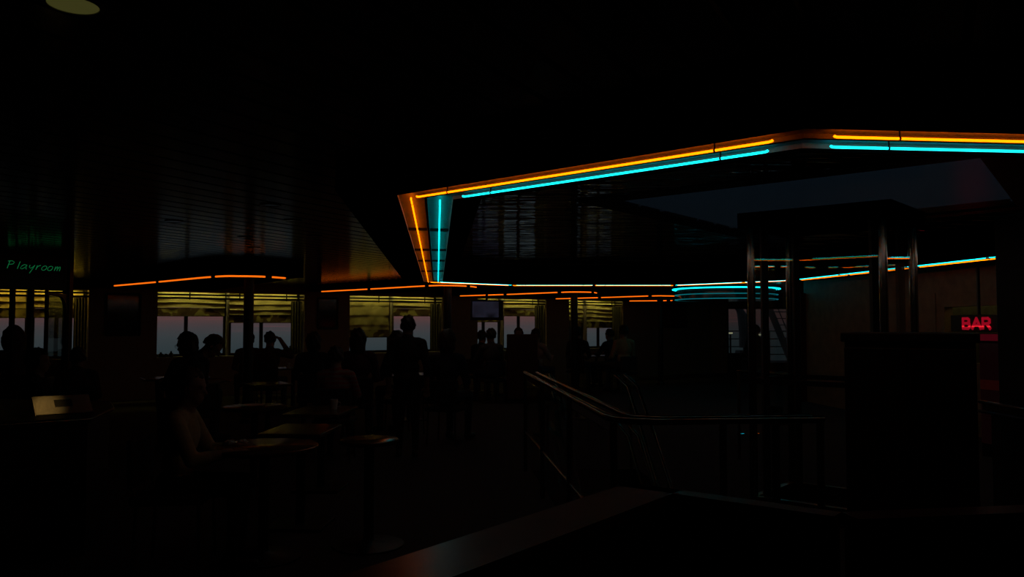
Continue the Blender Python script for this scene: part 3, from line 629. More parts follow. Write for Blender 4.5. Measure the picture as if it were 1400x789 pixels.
# ------------------------------------------------------------------ cabinet, bar hatch, sign
c0, c1 = aty(1150, 451, 3.51), aty(1338, 455.5, 3.25); cz = 1.465; dC = Vector((c1.x - c0.x, c1.y - c0.y, 0)); Lc = dC.length; dC.normalize(); nC = Vector((-dC.y, dC.x, 0)); cm = Vector((*((c0 + c1) / 2).xy, 0)) + nC * .22
cab = thing('tall_cabinet', 'tall dark wooden cabinet standing behind the parapet', 'cabinet', tuple(cm)); rzc = math.atan2(dC.y, dC.x)
MB().box(cm + Vector((0, 0, .742)), (Lc - .02, .42, 1.405), rzc, bev=.006).build('body', M_dark, cab); MB().box(cm + Vector((0, 0, cz - .02)), (Lc + .01, .44, .04), rzc, bev=.006).build('top', M_dark, cab); MB().box(cm + Vector((0, 0, .03)), (Lc - .06, .38, .06), rzc).build('plinth', M_black, cab)
for s in (-1, 1):
    dcx = cm + dC * (s * Lc * .245) - nC * .217; dr_ = MB().box(dcx + Vector((0, 0, .74)), (Lc * .47, .018, 1.32), rzc, bev=.004).build('door', M_dark, cab)
    h0 = dcx - nC * .02 - dC * (s * Lc * .19); MB().tube([h0 + Vector((0, 0, .85)), h0 + Vector((0, 0, 1.0))], .006, 8).build('handle', M_chrome, dr_)
hm = (hy0 + hy1) / 2
bn = sempty('wall_bar', (rw(hm) + 1.2, hm, 0)); mb = MB(); mb.prism(rpoly(hy0 - .8, hy1 + 2.6, 1.3, 1.4), 0, 2.4).prism(rpoly(hy0 - .9, hy0 - .8, .12, 1.4), 0, 2.4).prism(rpoly(hy1 + 2.6, hy1 + 2.7, .12, 1.4), 0, 2.4).prism(rpoly(hy0 - .9, hy1 + 2.7, .12, 1.4), 2.4, 2.45)
mb.build('wall_panel', M_dark, bn)
bp_ = thing('bar_curtain', 'olive lit curtain behind the bar hatch above the red sign', 'curtain', (rw(hm) + 1.2, hm, .9)); mb = MB(); vs = []; fs = []
for i in range(2):
    for j in range(41): y = hy0 + .7 + (hy1 - hy0 + 1.8) * j / 40; vs.append((rw(y) + 1.15 + .02 * math.sin(j * 1.9), y, .9 + 1.3 * i))
for j in range(40): fs.append((j, j + 1, 42 + j, 41 + j))
mb.smooth = True; mb.add(vs, fs); mb.build('cloth', M_curt, bp_)
bl_ = thing('bar_strip_lamp', 'short yellow strip lamp inside the bar above the olive curtain', 'lamp', (rw(hm) + .9, hm, 2.1)); MB().tube([(rw(hy0) + .9, hy0 - .3, 2.2), (rw(hy1 + 2) + .9, hy1 + 2, 2.2)], .014, 8).build('tube', lampmat('bar_tube_glow', (1, .85, .30), 5.0), bl_); MB().beam((rw(hy0) + .9, hy0 - .3, 2.24), (rw(hy1 + 2) + .9, hy1 + 2, 2.24), .06, .04).build('housing', M_white, bl_)
# sign box facing the lounge
sy = wrY(1330); sx = rw(sy) - .22; sc0, sc1 = aty(1300, 453, sy - .2), aty(1372, 431, sy - .9)
s0_ = Vector((sx + .02, wrY(1302), 0)); q0 = aty(1300, 453.5, wrY(1300) - .35); q1 = aty(1371, 430.5, wrY(1371) - .35)
ax = Vector((q1.x - q0.x, q1.y - q0.y, 0)); Ls = ax.length; ax.normalize(); nf = Vector((ax.y, -ax.x, 0)); 
if nf.dot(Vector((-1, -1, 0))) < 0: nf = -nf
zs0, zs1 = q0.z, q1.z + .0; zc_ = (aty(1335, 453.5, (q0.y + q1.y) / 2).z + aty(1335, 430.5, (q0.y + q1.y) / 2).z) / 2; hs_ = aty(1335, 430.5, (q0.y + q1.y) / 2).z - aty(1335, 453.5, (q0.y + q1.y) / 2).z
mid_ = Vector(((q0.x + q1.x) / 2, (q0.y + q1.y) / 2, zc_)); bsn = thing('bar_sign', 'black box sign with glowing red letters BAR in the hatch', 'sign', (mid_.x, mid_.y, zc_ - hs_ / 2))
MB().box(mid_ - nf * .05, (Ls, .10, hs_), math.atan2(ax.y, ax.x), bev=.008).build('box', M_black, bsn)
MB().beam(mid_ - nf * .05 + Vector((0, 0, hs_ / 2)), Vector((mid_.x - nf.x * .05, mid_.y - nf.y * .05, ZC)), .03, .03).build('hanger', M_black, bsn)
def redmat(zl):
    m = bpy.data.materials.new('red_sign_letters'); m.use_nodes = True; t = m.node_tree; t.nodes.clear()
    g = N(t, 'ShaderNodeNewGeometry'); s = N(t, 'ShaderNodeSeparateXYZ'); t.links.new(g.outputs['Position'], s.inputs[0])
    a = N(t, 'ShaderNodeMath', operation='SUBTRACT'); a.inputs[1].default_value = zl; t.links.new(s.outputs[2], a.inputs[0]); ab = N(t, 'ShaderNodeMath', operation='ABSOLUTE'); t.links.new(a.outputs[0], ab.inputs[0])
    r = N(t, 'ShaderNodeMapRange'); r.inputs[1].default_value = .0; r.inputs[2].default_value = .016; r.inputs[3].default_value = 1.0; r.inputs[4].default_value = 0; t.links.new(ab.outputs[0], r.inputs[0])
    rr = N(t, 'ShaderNodeValToRGB'); ramp(rr, [(0, (.24, .002, .010)), (1, (1.0, .02, .035))]); t.links.new(r.outputs[0], rr.inputs[0])
    e = N(t, 'ShaderNodeEmission'); t.links.new(rr.outputs[0], e.inputs[0]); o = N(t, 'ShaderNodeOutputMaterial'); t.links.new(e.outputs[0], o.inputs[0]); return m
def lerp_px(px): # point along the sign face seen at a pixel column
    u = (px - 700) / FPX; k = (u * q0.y - q0.x) / (ax.x - u * ax.y); return k
k0, k1 = lerp_px(1315.5), lerp_px(1354.5); zl0 = aty(1335, 451.3, mid_.y).z; zl1 = aty(1335, 433.5, mid_.y).z
letters = {'B': [[(0, 0), (0, 1)], [(0, 1), (.62, 1), (.8, .88), (.8, .66), (.6, .53), (0, .53)], [(.6, .53), (.86, .4), (.86, .14), (.66, 0), (0, 0)]], 'A': [[(0, 0), (.5, 1), (1, 0)], [(.2, .33), (.8, .33)]], 'R': [[(0, 0), (0, 1), (.64, 1), (.84, .86), (.84, .62), (.64, .48), (0, .48)], [(.5, .48), (.9, 0)]]}
M_red = redmat(aty(1335, 446.4, mid_.y).z); wl_ = (k1 - k0)
for n, ch in enumerate('BAR'):
    mb = MB(); lx = k0 + wl_ * (n * .35 + .03 - (.02 if n == 1 else 0)); lw = wl_ * (.27 if n != 1 else .30)
    for st in letters[ch]:
        P = [Vector((*(q0.xy), 0)) + ax * (lx + lw * x) + nf * .006 + Vector((0, 0, zl0 + .02 + (zl1 - zl0 - .04) * z)) for x, z in st]
        for a, b in zip(P[:-1], P[1:]): d = (b - a).normalized() * .012; mb.beam(a - d, b + d, .012, .036) if abs((b - a).normalized().z) > .95 else mb.beam(a - d, b + d, .012, .036)
    mb.build('letter', M_red, bsn)
# drinks cooler with red header below the sign
f0, f1 = aty(1338, 456, 9.2), aty(1372, 455, 8.9); kx = Vector((f1.x - f0.x, f1.y - f0.y, 0)); Lf = kx.length; kx.normalize(); nk = Vector((-kx.y, kx.x, 0)); fm = Vector((*((f0 + f1) / 2).xy, 0)) + nk * .2; rzf = math.atan2(kx.y, kx.x)
fg = thing('drinks_cooler', 'narrow dark drinks cooler with a dim red header panel under the bar sign', 'cooler', tuple(fm)); MB().box(fm + Vector((0, 0, .70)), (Lf, .4, 1.40), rzf, bev=.01).build('body', M_black, fg)
ff = fm - nk * .203
MB().box(ff + Vector((0, 0, 1.355)), (Lf * .94, .012, .075), rzf).build('header', mat('red_header', (.3, .02, .03), .4, emit=(.034, .0006, .003)), fg)  # red emission stands for the bar sign's light on this panel
dr_ = MB().box(ff + Vector((0, 0, .72)), (Lf * .94, .012, 1.14), rzf, bev=.004).build('door', mat('cooler_door', (.02, .006, .006), .1, emit=(.0022, .0004, .0005), scale=14), fg)  # faint red emission put into the door, no lamp behind it
MB().tube([ff - nk * .03 + kx * Lf * .4 + Vector((0, 0, .6)), ff - nk * .03 + kx * Lf * .4 + Vector((0, 0, 1.0))], .008, 8).build('handle', M_chrome, dr_)
MB().box(ff - nk * .01 + Vector((0, 0, aty(1357, 527, 9).z)), (Lf * .88, .006, .11), rzf).build('red_label', mat('red_label', (.22, .02, .015), .5, emit=(.006, .0006, .0005)), dr_)  # label colour given a faint emission as well
br = thing('bar_counter', 'bar counter with two chrome edge rails below the hatch', 'counter', tuple(aty(1385, 560, 7.2).xy) + (0,)); a, b = onz(1343, 552, .95), onz(1440, 568, .95)
d = (b - a).normalized(); n = Vector((-d.y, d.x, 0)); MB().prism([tuple(q)[:2] for q in (a, b, b + n * .45, a + n * .45)], .91, .95).build('top', M_table, br); MB().prism([tuple(q)[:2] for q in (a + n * .06, b + n * .06, b + n * .43, a + n * .43)], 0, .91).build('front', M_dark, br)
for z in (.965, .90): MB().tube([a - n * .02 + Vector((0, 0, z - .95)), b - n * .02 + Vector((0, 0, z - .95))], .012, 8).build('edge_rail', M_chrome, br)
gb = onz(1060, 571, .95); gl = thing('glass_bowl', 'small glass bowl with a cyan glint on the rail end', 'bowl', (gb.x, gb.y, .95))
# stands on a slim pedestal table
MB().lathe((gb.x, gb.y, .95), [(0, .004), (.03, .004), (.045, .03), (.05, .06), (.047, .06), (.042, .03), (.028, .008), (0, .008)], 24).build('bowl', mat('glossy_glass', (.03, .035, .035), .04, spec=.9), gl)
MB().lathe((gb.x, gb.y, .95), [(.05, .058), (.052, .061), (.05, .064), (.048, .061), (.05, .058)], 24).build('rim', M_chrome, gl)
gt = thing('pedestal_stand', 'slim dark pedestal stand carrying the glass bowl', 'stand', (gb.x, gb.y, 0)); MB().lathe((gb.x, gb.y, 0), [(0, .92), (.11, .92), (.11, .945), (0, .95)], 24).build('top', M_dark, gt); MB().tube([(gb.x, gb.y, 0), (gb.x, gb.y, .92)], .025, 10).build('pole', M_black, gt); MB().lathe((gb.x, gb.y, 0), [(0, 0), (.13, 0), (.13, .015), (.02, .03)], 24).build('foot', M_black, gt)

# ------------------------------------------------------------------ service counter with steel unit
k = [onz(*p, .9) for p in ((-90, 584), (124, 570), (155, 556), (150, 548), (-90, 545))]
sc_ = thing('service_counter', 'dark service counter with a metal edge in front of the playroom', 'counter', (k[1].x, k[1].y, 0)); P = [(q.x, q.y) for q in k]
cc = Vector((sum(q[0] for q in P) / 5, sum(q[1] for q in P) / 5)); P2_ = [tuple(cc + (Vector(q) - cc) * .95) for q in P]
MB().prism(P, .865, .9).build('top', M_dark, sc_); MB().prism(P2_, 0, .865).build('body', M_dark, sc_); MB().tube([q + Vector((0, 0, -.015)) for q in k[:4]], .009, 8).build('edge_trim', M_steel, sc_)
u0, u1 = onz(46, 569.5, .9), onz(126, 564.5, .9); u0.y += .02; u1.y += .02; nd = (u1 - u0).normalized(); bk = Vector((-nd.y, nd.x, 0))
su = thing('steel_food_unit', 'brushed stainless steel unit with a sloping front on the service counter', 'serving unit', tuple((u0 + u1) / 2)); up = Vector((0, 0, .125))
def prism4(a, b, c, d, e, f, nm, m, par): return MB().add([a, b, c, d, e, f], [(0, 1, 3, 2), (2, 3, 5, 4), (0, 2, 4), (1, 5, 3), (0, 4, 5, 1)]).build(nm, m, par)
tl = bk * .029
prism4(u0, u1, u0 + up + tl - nd * .02, u1 + up + tl - nd * .03, u0 + bk * .3, u1 + bk * .3, 'steel_body', mat('bright_brushed_steel', (.42, .38, .32), .26, 1., scale=80, bump=.03), su)
sl = lambda x, y, o: u0 + (u1 - u0) * x + (up + tl) * y - nd * (.025 * y) + (up.cross(nd)).normalized() * 0 - bk * o + Vector((0, 0, o * .3))
MB().add([sl(.36, .40, .004), sl(.66, .40, .004), sl(.66, .78, .004), sl(.36, .78, .004)], [(0, 1, 2, 3)]).build('control_slot', M_black, su)
MB().tube([u0 - bk * .012, u1 - bk * .012], .008, 8).build('front_lip', M_chrome, su)
# added narrow spot under the near downlight, makes the unit's warm highlight
ld = bpy.data.lights.new('unit_highlight_spot', 'SPOT'); ld.energy = 70; ld.color = (1, .62, .18); ld.spot_size = math.radians(3.6); ld.spot_blend = 1.0; ld.shadow_soft_size = .02
lo = bpy.data.objects.new('unit_highlight_spot', ld); C.objects.link(lo); lo.location = (dlp.x, dlp.y, ZC - .03); tgt = u0 + (u1 - u0) * .17 + Vector((0, .02, .05)); lo.rotation_euler = (tgt - lo.location).to_track_quat('-Z', 'Y').to_euler()

# ------------------------------------------------------------------ chairs and tables
def make_chair():
    t = thing('cafe_chair', 'dark upholstered chair with thin metal legs', 'chair')
    MB().box((0, 0, .44), (.44, .44, .06), bev=.02).build('seat', M_uphol, t); MB().box((0, -.215, .66), (.42, .04, .30), bev=.018).build('backrest', M_uphol, t)
    for x in (-.18, .18):
        for y in (-.18, .18): MB().tube([(x * 1.08, y * 1.08, 0), (x, y, .415)], .011, 8).build('leg', M_steel, t)
        MB().tube([(x, -.18, .42), (x * .98, -.232, .60), (x * .95, -.24, .80)], .01, 8).build('back_post', M_steel, t)
    return t
chair0 = make_chair(); chair_used = [False]
def chair(x, y, yaw, label, group='chairs with people sitting on them'):
    o = chair0 if not chair_used[0] else copy_tree(chair0); chair_used[0] = True
    o.location = (x, y, 0); o.rotation_euler = (0, 0, yaw); o['label'] = label; o['group'] = group; return o
def round_table(x, y, r, label):
    t = thing('round_table', label, 'table', (x, y, 0)); MB().lathe((x, y, 0), [(0, .69), (r - .01, .69), (r, .7), (r, .715), (r - .006, .72), (0, .72)], 40).build('tabletop', M_table, t); MB().tube([(x, y, .02), (x, y, .69)], .035, 12).build('stem', M_black, t); MB().lathe((x, y, 0), [(0, 0), (.24, 0), (.24, .012), (.05, .035), (.035, .05)], 28).build('foot', M_black, t)
def rect_table(x, y, w, d, rz, label, group=None):
    t = thing('rectangular_table', label, 'table', (x, y, 0), group); MB().box((x, y, .705), (w, d, .03), rz, bev=.006).build('tabletop', M_table, t)
    MB().tube([(x, y, .02), (x, y, .69)], .035, 10).build('stem', M_black, t); MB().box((x, y, .012), (.42, .42, .024), rz, bev=.005).build('foot', M_black, t)
tr = onz(362, 609, .72); round_table(tr.x, tr.y, .34, 'round dark wood table with crumpled napkins by the seated person in tan')
t1, t2 = onz(412, 586, .72), onz(438, 561, .72)
rect_table(t1.x, t1.y, .46, .6, -.05, 'rectangular dark table nearer the round table'); rect_table(t2.x, t2.y + .05, .50, .75, -.05, 'rectangular dark table in front of the person in red print')
def crumple(px, py, r, seed, lab):
    p = onz(px, py, .72); rnd = random.Random(seed); mb = MB().ell((p.x, p.y, .72 + r * .28), (r, r * .75, r * .32), 12, 8)
    mb.v = [(v[0] + rnd.uniform(-1, 1) * r * .22, v[1] + rnd.uniform(-1, 1) * r * .22, max(.7205, v[2] + rnd.uniform(-.6, 1) * r * .2)) for v in mb.v]; mb.smooth = False
    tag(mb.build('paper_napkin', M_white), lab, 'napkin', 'napkins on the round table')
crumple(314, 608, .045, 1, 'crumpled white paper napkin at the rim of the round table'); crumple(332, 606, .035, 2, 'smaller crumpled white napkin beside the larger one')
pp = onz(505, 600, .72); round_table(pp.x, pp.y, .2, 'small round table standing alone by the stairwell rail')
pl_ = onz(346, 556, .72); round_table(pl_.x, pl_.y + .05, .30, 'round dark table with a white plate behind the person in tan')
pt = thing('dinner_plate', 'white plate on the round table behind the person in tan', 'plate', (pl_.x, pl_.y, .72)); MB().lathe((pl_.x, pl_.y, .72), [(0, .004), (.06, .003), (.075, .003), (.11, .016), (.11, .019), (.072, .008), (0, .008)], 28).build('dish', M_white, pt)

# ------------------------------------------------------------------ people
SKIN = mat('skin', (.22, .13, .09), .55)
CLOTH = {n: mat('cloth_' + n, c, .9, scale=30) for n, c in {'black': (.012, .012, .014), 'navy': (.014, .018, .035), 'grey': (.06, .06, .06), 'tan': (.30, .24, .13), 'brown': (.05, .03, .02), 'white': (.32, .30, .27), 'green': (.03, .045, .03), 'plum': (.04, .015, .03), 'denim': (.025, .035, .06), 'pale': (.22, .20, .18)}.items()}
def redprint():
    m = bpy.data.materials.new('red_print_top'); m.use_nodes = True; t = m.node_tree; b = t.nodes['Principled BSDF']; b.inputs['Roughness'].default_value = .9
    co = N(t, 'ShaderNodeTexCoord'); w = N(t, 'ShaderNodeTexWave', bands_direction='Z'); w.inputs['Scale'].default_value = 6; w.inputs['Distortion'].default_value = 3
    r = N(t, 'ShaderNodeValToRGB'); ramp(r, [(.4, (.20, .17, .15)), (.6, (.25, .04, .03))]); t.links.new(co.outputs['Object'], w.inputs['Vector']); t.links.new(w.outputs[0], r.inputs[0]); t.links.new(r.outputs[0], b.inputs['Base Color']); return m
CLOTH['redprint'] = redprint()
HAIR = {n: mat('hair_' + n, c, .6, scale=60, var=.4) for n, c in {'dark': (.012, .009, .007), 'brown': (.04, .022, .012), 'grey': (.12, .12, .12)}.items()}
M_shoe = mat('shoe_leather', (.012, .011, .010), .5); M_eye = mat('eye', (.25, .25, .25), .2)
def person(px, Y, ytop, yaw, label, pose='sit', lean=0., hyaw=0., hpitch=0., arms=('lap', 'lap'), top='black', bottom='denim', hair='short', hcol='dark', vox=.0115, glasses=False, group=None, seat=True):
    """yaw 0 faces away from the camera; head pixel column and head top row at distance Y."""
    prims = []                                   # (kind, a, b, r1, r2, slot)  slots: 0 skin 1 top 2 bottom 3 shoe
    up_ = .56 if pose == 'sit' else .95; V = Vector
    Rl = Matrix.Rotation(-lean, 3, 'X')
    def U(x, y, z): return Rl @ V((x, y, z)) + V((0, 0, up_))           # upper body
    def Lw(x, y, z): return V((x, y, z + up_))
    def cap(a, b, r1, r2, s): prims.append(('c', a, b, r1, r2, s))
    def ell(c, r, s, R=Matrix.Identity(3)): prims.append(('e', c, r, R, 0, s))
    ell(Lw(0, -.01, .0), (.165, .125, .115), 2); ell(U(0, -.005, .13), (.148, .108, .13), 1, Rl); ell(U(0, -.005, .32), (.170, .118, .17), 1, Rl)
    cap(U(-.13, -.01, .445), U(.13, -.01, .445), .068, .068, 1); cap(U(0, -.01, .42), U(0, -.01, .50), .10, .07, 1); cap(U(0, -.005, .46), U(0, .01, .58), .072, .062, 0)
    Rh = Rl @ Matrix.Rotation(hyaw, 3, 'Z') @ Matrix.Rotation(-hpitch, 3, 'X'); nk_ = U(0, .0, .525)
    HS = 1.07
    def H(x, y, z): return Rh @ V((x, y, z)) * HS + nk_
    ell(H(0, .012, .135), (.079, .100, .105), 0, Rh); ell(H(0, .045, .06), (.059, .062, .066), 0, Rh); ell(H(0, .02, .085), (.070, .080, .075), 0, Rh)
    cap(H(0, .098, .118), H(0, .114, .088), .010, .014, 0); cap(H(-.02, .096, .055), H(.02, .096, .055), .009, .009, 0)
    cap(H(-.04, .093, .137), H(.04, .093, .137), .012, .012, 0)
    for s in (-1, 1): ell(H(s * .078, .005, .105), (.010, .02, .032), 0, Rh)
    for s, ap in zip((-1, 1), arms):
        sh = U(s * .175, -.01, .435)
        if ap == 'lap': el = U(s * .235, .05, .17); wr_ = el + V((-s * .09, .23, -.04))
        elif ap == 'table': el = U(s * .24, .14, .20); wr_ = el + V((-s * .10, .22, .03))
        elif ap == 'down': el = U(s * .235, -.03, .15); wr_ = el + V((s * .0, .07, -.24))
        elif ap == 'head': el = U(s * .335, .04, .385); wr_ = H(s * .135, .05, .13)
        elif ap == 'drink': el = U(s * .25, .16, .26); wr_ = H(s * .05, .17, .0)
        cap(sh, el, .062, .050, 1); f1_ = el + (wr_ - el) * .45
        cap(el, f1_, .049, .043, 1); cap(f1_, wr_, .042, .031, 0)
        d = (wr_ - el).normalized()
        if ap == 'head': d = (H(s * .05, .07, .17) - wr_).normalized()
        lat = d.cross(V((0, 0, 1))); lat = (lat if lat.length > .2 else V((1, 0, 0))).normalized(); nn_ = lat.cross(d).normalized()
        if nn_.z > 0: nn_ = -nn_
        pc = wr_ + d * .05; Rm = Matrix((lat, d, nn_)).transposed(); ell(pc, (.04, .052, .018), 0, Rm); 
        for q, ln in zip((-1.5, -.5, .5, 1.5), (.068, .078, .074, .058)):
            b0 = wr_ + d * .088 + lat * (q * .0215); b1 = b0 + d * ln * .5 + nn_ * .008 + lat * (q * .003); b2 = b1 + d * ln * .38 + nn_ * .026; cap(b0, b1, .0092, .0088, 0); cap(b1, b2, .0088, .0076, 0)
        b0 = wr_ + d * .03 - lat * (s * .036); b1 = b0 + d * .035 - lat * (s * .026) + nn_ * .01; cap(b0, b1, .012, .0105, 0); cap(b1, b1 + d * .032 + nn_ * .008, .0105, .009, 0)
    for s in (-1, 1):
        if pose == 'sit':
            hp, kn, an, to = Lw(s * .085, .0, -.02), Lw(s * .12, .42, -.02), Lw(s * .12, .40, -.47), Lw(s * .135, .55, -.525)
        else: hp, kn, an, to = Lw(s * .085, 0, -.03), Lw(s * .095, .02, -.45), Lw(s * .10, -.02, -.87), Lw(s * .12, .14, -.92)
        cap(hp, kn, .088, .060, 2); cap(kn, an, .058, .040, 2); cap(an, an - V((0, .045, .045)), .040, .038, 3); cap(an - V((0, .03, .045)), to, .040, .030, 3)
    # one mesh, fused by voxel remesh
    mb = MB()
    for p in prims:
        if p[0] == 'c':
            a, b, r1, r2 = p[1], p[2], p[3], p[4]; d = b - a; L = d.length; q = d.to_track_quat('Z', 'Y').to_matrix(); m_, n_ = 6, 12; prof = []
            for i in range(m_ + 1): th = math.pi / 2 * i / m_; prof.append((r1 * math.sin(th), -r1 * math.cos(th)))
            for i in range(m_ + 1): th = math.pi / 2 * i / m_; prof.append((r2 * math.cos(th), L + r2 * math.sin(th)))
            vs = [a + q @ V((r * math.cos(2 * math.pi * k / n_), r * math.sin(2 * math.pi * k / n_), z)) for r, z in prof for k in range(n_)]
            fs = [(i * n_ + k, i * n_ + (k + 1) % n_, (i + 1) * n_ + (k + 1) % n_, (i + 1) * n_ + k) for i in range(len(prof) - 1) for k in range(n_)]; mb.add(vs, fs)
        else:
            k0_ = len(mb.v); mb.ell((0, 0, 0), p[2], 16, 12); mb.v[k0_:] = [tuple(p[1] + p[3] @ V(v)) for v in mb.v[k0_:]]
    tmp = mb.build('tmp_body', SKIN); md = tmp.modifiers.new('r', 'REMESH'); md.mode = 'VOXEL'; md.voxel_size = vox; md.use_smooth_shade = True
    sm = tmp.modifiers.new('s', 'SMOOTH'); sm.iterations = 2; sm.factor = .4
    dg = bpy.context.evaluated_depsgraph_get(); me = bpy.data.meshes.new_from_object(tmp.evaluated_get(dg)); bpy.data.objects.remove(tmp); me.name = 'body'
    me.materials.clear()
    for m in (SKIN, CLOTH[top], CLOTH[bottom], M_shoe): me.materials.append(m)
    nf_ = len(me.polygons); cen = np.empty(nf_ * 3); me.polygons.foreach_get('center', cen); cen = cen.reshape(-1, 3); best = np.full(nf_, 9.); idx = np.zeros(nf_, int)
    for p in prims:
        if p[0] == 'c':
            a, b = np.array(p[1]), np.array(p[2]); ab = b - a; t_ = np.clip(((cen - a) @ ab) / max(1e-9, ab @ ab), 0, 1); dist = np.linalg.norm(cen - (a + t_[:, None] * ab), axis=1) - (p[3] + (p[4] - p[3]) * t_)
        else: q = (cen - np.array(p[1])) @ np.array(p[3]); dist = (np.linalg.norm(q / np.array(p[2]), axis=1) - 1) * min(p[2])
        k_ = dist < best; best[k_] = dist[k_]; idx[k_] = p[5]
    me.polygons.foreach_set('material_index', idx.astype(np.int32)); me.polygons.foreach_set('use_smooth', np.ones(nf_, bool)); me.update()
    top_z = H(0, 0, .235).z; tz = aty(px, ytop, Y).z; scl = tz / top_z
    hc = Matrix.Rotation(yaw, 3, 'Z') @ V((H(0, .01, .13).x, H(0, .01, .13).y, 0)) * scl
    loc = V(((px - 700) / FPX * Y, Y, 0)) - V((hc.x, hc.y, 0))
    t = thing('person', label, 'person', tuple(loc), group, yaw); t.scale = (scl,) * 3
    o = bpy.data.objects.new('body', me); C.objects.link(o); o.parent = t
    # hair
    hb = bmesh.new(); bmesh.ops.create_icosphere(hb, subdivisions=4, radius=1); rnd = random.Random(int(px)); ph = rnd.uniform(0, 6)
    kill = []
    for v in hb.verts:
        x, y, z = v.co; face = y > .35 and z < .42; low = z < (-.55 if hair != 'bald' else .5)
        if hair in ('long', 'bob', 'pony', 'hood') and y < .25: low = False
        if face or low: kill.append(v)
        th_ = {'short': .010, 'long': .016, 'bob': .020, 'curly': .024, 'pony': .010, 'bald': .004, 'hood': .05}[hair]
        th_ *= 1 - .75 * max(0, y)
        nz_ = .006 * math.sin(9 * x + 7 * z + ph) + .004 * math.sin(23 * y + 17 * x) + (  .005 * math.sin(31 * x + 29 * y + 27 * z) if hair == 'curly' else 0)
        cx, cy, cz_ = x * (.077 + th_ + nz_), y * (.097 + th_ + nz_) + .008 - .004, z * (.101 + th_ + nz_) + .137
        if hair in ('long', 'bob', 'hood') and z < -.1 and y < .35: cz_ -= (-.1 - z) * (.22 if hair == 'long' else .09); cx *= 1.0 + .1 * (-.1 - z)
        v.co = Rh @ V((cx, cy, cz_)) * HS + nk_
    bmesh.ops.delete(hb, geom=kill, context='VERTS')
    if hair == 'pony':
        tmpb = MB().tube([H(0, -.09, .16), H(0, -.14, .17), H(0, -.17, .12), H(0, -.165, .05)], [.02, .03, .028, .008], 10); vv = [hb.verts.new(v) for v in tmpb.v]
        for f in tmpb.f: hb.faces.new([vv[i] for i in f])
    hm_ = bpy.data.meshes.new('hair'); hb.to_mesh(hm_); hb.free(); hm_.materials.append(CLOTH[top] if hair == 'hood' else HAIR[hcol])
    for p in hm_.polygons: p.use_smooth = True
    ho = bpy.data.objects.new('hood' if hair == 'hood' else 'hair', hm_); C.objects.link(ho); ho.parent = t; so_ = ho.modifiers.new('thickness', 'SOLIDIFY'); so_.thickness = .006
    eb = MB()
    for s in (-1, 1): eb.ell(H(s * .031, .092, .121), (.011, .008, .008), 10, 8)
    eo = eb.build('eyes', M_eye); eo.parent = t
    if glasses:
        gb_ = MB()
        for s in (-1, 1):
            c_ = [H(s * .033 + .022 * math.cos(a), .112, .12 + .018 * math.sin(a)) for a in np.linspace(0, 2 * math.pi, 13)]; gb_.tube(c_, .002, 6); gb_.tube([H(s * .055, .110, .122), H(s * .08, .02, .118)], .002, 6)
        go = gb_.build('glasses', M_black); go.parent = t
    if pose == 'sit' and seat: chair(loc.x, loc.y - .0, yaw, ' '.join(('dark chair under the ' + label).split()[:16]), 'chairs with people sitting on them')
    return t
PI = math.pi
GW = 'people sitting along the windows'
person(262, 5.05, 505, -1.45, 'person in a tan top seated at the round table with napkins', arms=('table', 'table'), top='tan', bottom='black', hcol='brown', lean=.10, vox=.010)
person(256, 9.5, 456.5, .95, 'person with full hair and glasses leaning left before the mauve window', arms=('table', 'table'), lean=.15, hyaw=.5, hpitch=.1, top='black', hair='bob', hcol='dark', glasses=True, group=GW)
person(293, 10.4, 461.5, -1.3, 'person in dark clothes bending forward to the right before the mauve window', arms=('table', 'table'), lean=.55, hpitch=.2, top='navy', hair='short', hcol='dark', group=GW)
person(341, 14.3, 455, .5, 'person with a short ponytail seated behind the slim column', arms=('lap', 'lap'), top='grey', hair='pony', hcol='dark', group=GW)
person(370, 13.4, 453.8, 0., 'person with a raised right hand at the head by the window', arms=('lap', 'head'), top='brown', hair='short', vox=.010, group=GW)
person(429, 11.4, 455, .25, 'dark haired person in dark clothes below the wall picture', arms=('lap', 'table'), top='black', hair='bob', group=GW)
person(460, 8.9, 474, .06, 'person in a pale top with red print seen from behind at the rectangular table', arms=('table', 'table'), top='redprint', bottom='denim', hair='short')
person(490, 10.6, 450.5, .15, 'long haired person seated before the lowered yellow blind', arms=('lap', 'lap'), top='plum', hair='long', group=GW)
person(543, 11.2, 453.5, .7, 'person leaning in beside the standing man', arms=('table', 'table'), lean=.25, hpitch=.15, top='black', hair='short', group=GW)
person(558, 9.2, 432, .12, 'tall broad person standing with back turned before the window', pose='stand', arms=('down', 'down'), top='black', bottom='black', hair='short', hcol='dark')
person(612, 10.2, 452, -.3, 'person in dark clothes seated beside the slim column right of the window', arms=('lap', 'lap'), top='navy', hair='bob', hcol='brown', group=GW)
person(659, 16.3, 452, -.5, 'person under the television, the one nearer the wall', arms=('lap', 'table'), top='black', hair='short', group=GW)
person(671, 15.4, 449.5, .45, 'person under the television turned toward the neighbour', arms=('table', 'lap'), top='grey', hair='short', group=GW)
person(709, 17.4, 448.5, PI - .2, 'person whose head shows above the high-backed bench', arms=('lap', 'lap'), top='green', hair='short', group=GW)
person(733, 16.4, 449.5, -.6, 'person seated at the end of the high-backed bench', arms=('lap', 'table'), top='pale', hair='short', group=GW)
person(790, 18.2, 447.5, -.35, 'person seated just behind the far slim column', arms=('lap', 'lap'), top='black', hair='short', group=GW)
person(833, 18.8, 450, .7, 'person seated before the right half of the far window', arms=('table', 'table'), top='navy', hair='short', group=GW)
person(852, 17.6, 445, .4, 'person in a lighter top beside the far olive curtain', arms=('lap', 'lap'), top='tan', hair='short', group=GW)
person(1033, 20.5, 445, .1, 'person silhouetted against the glazed doors', arms=('lap', 'lap'), top='black', hair='short')
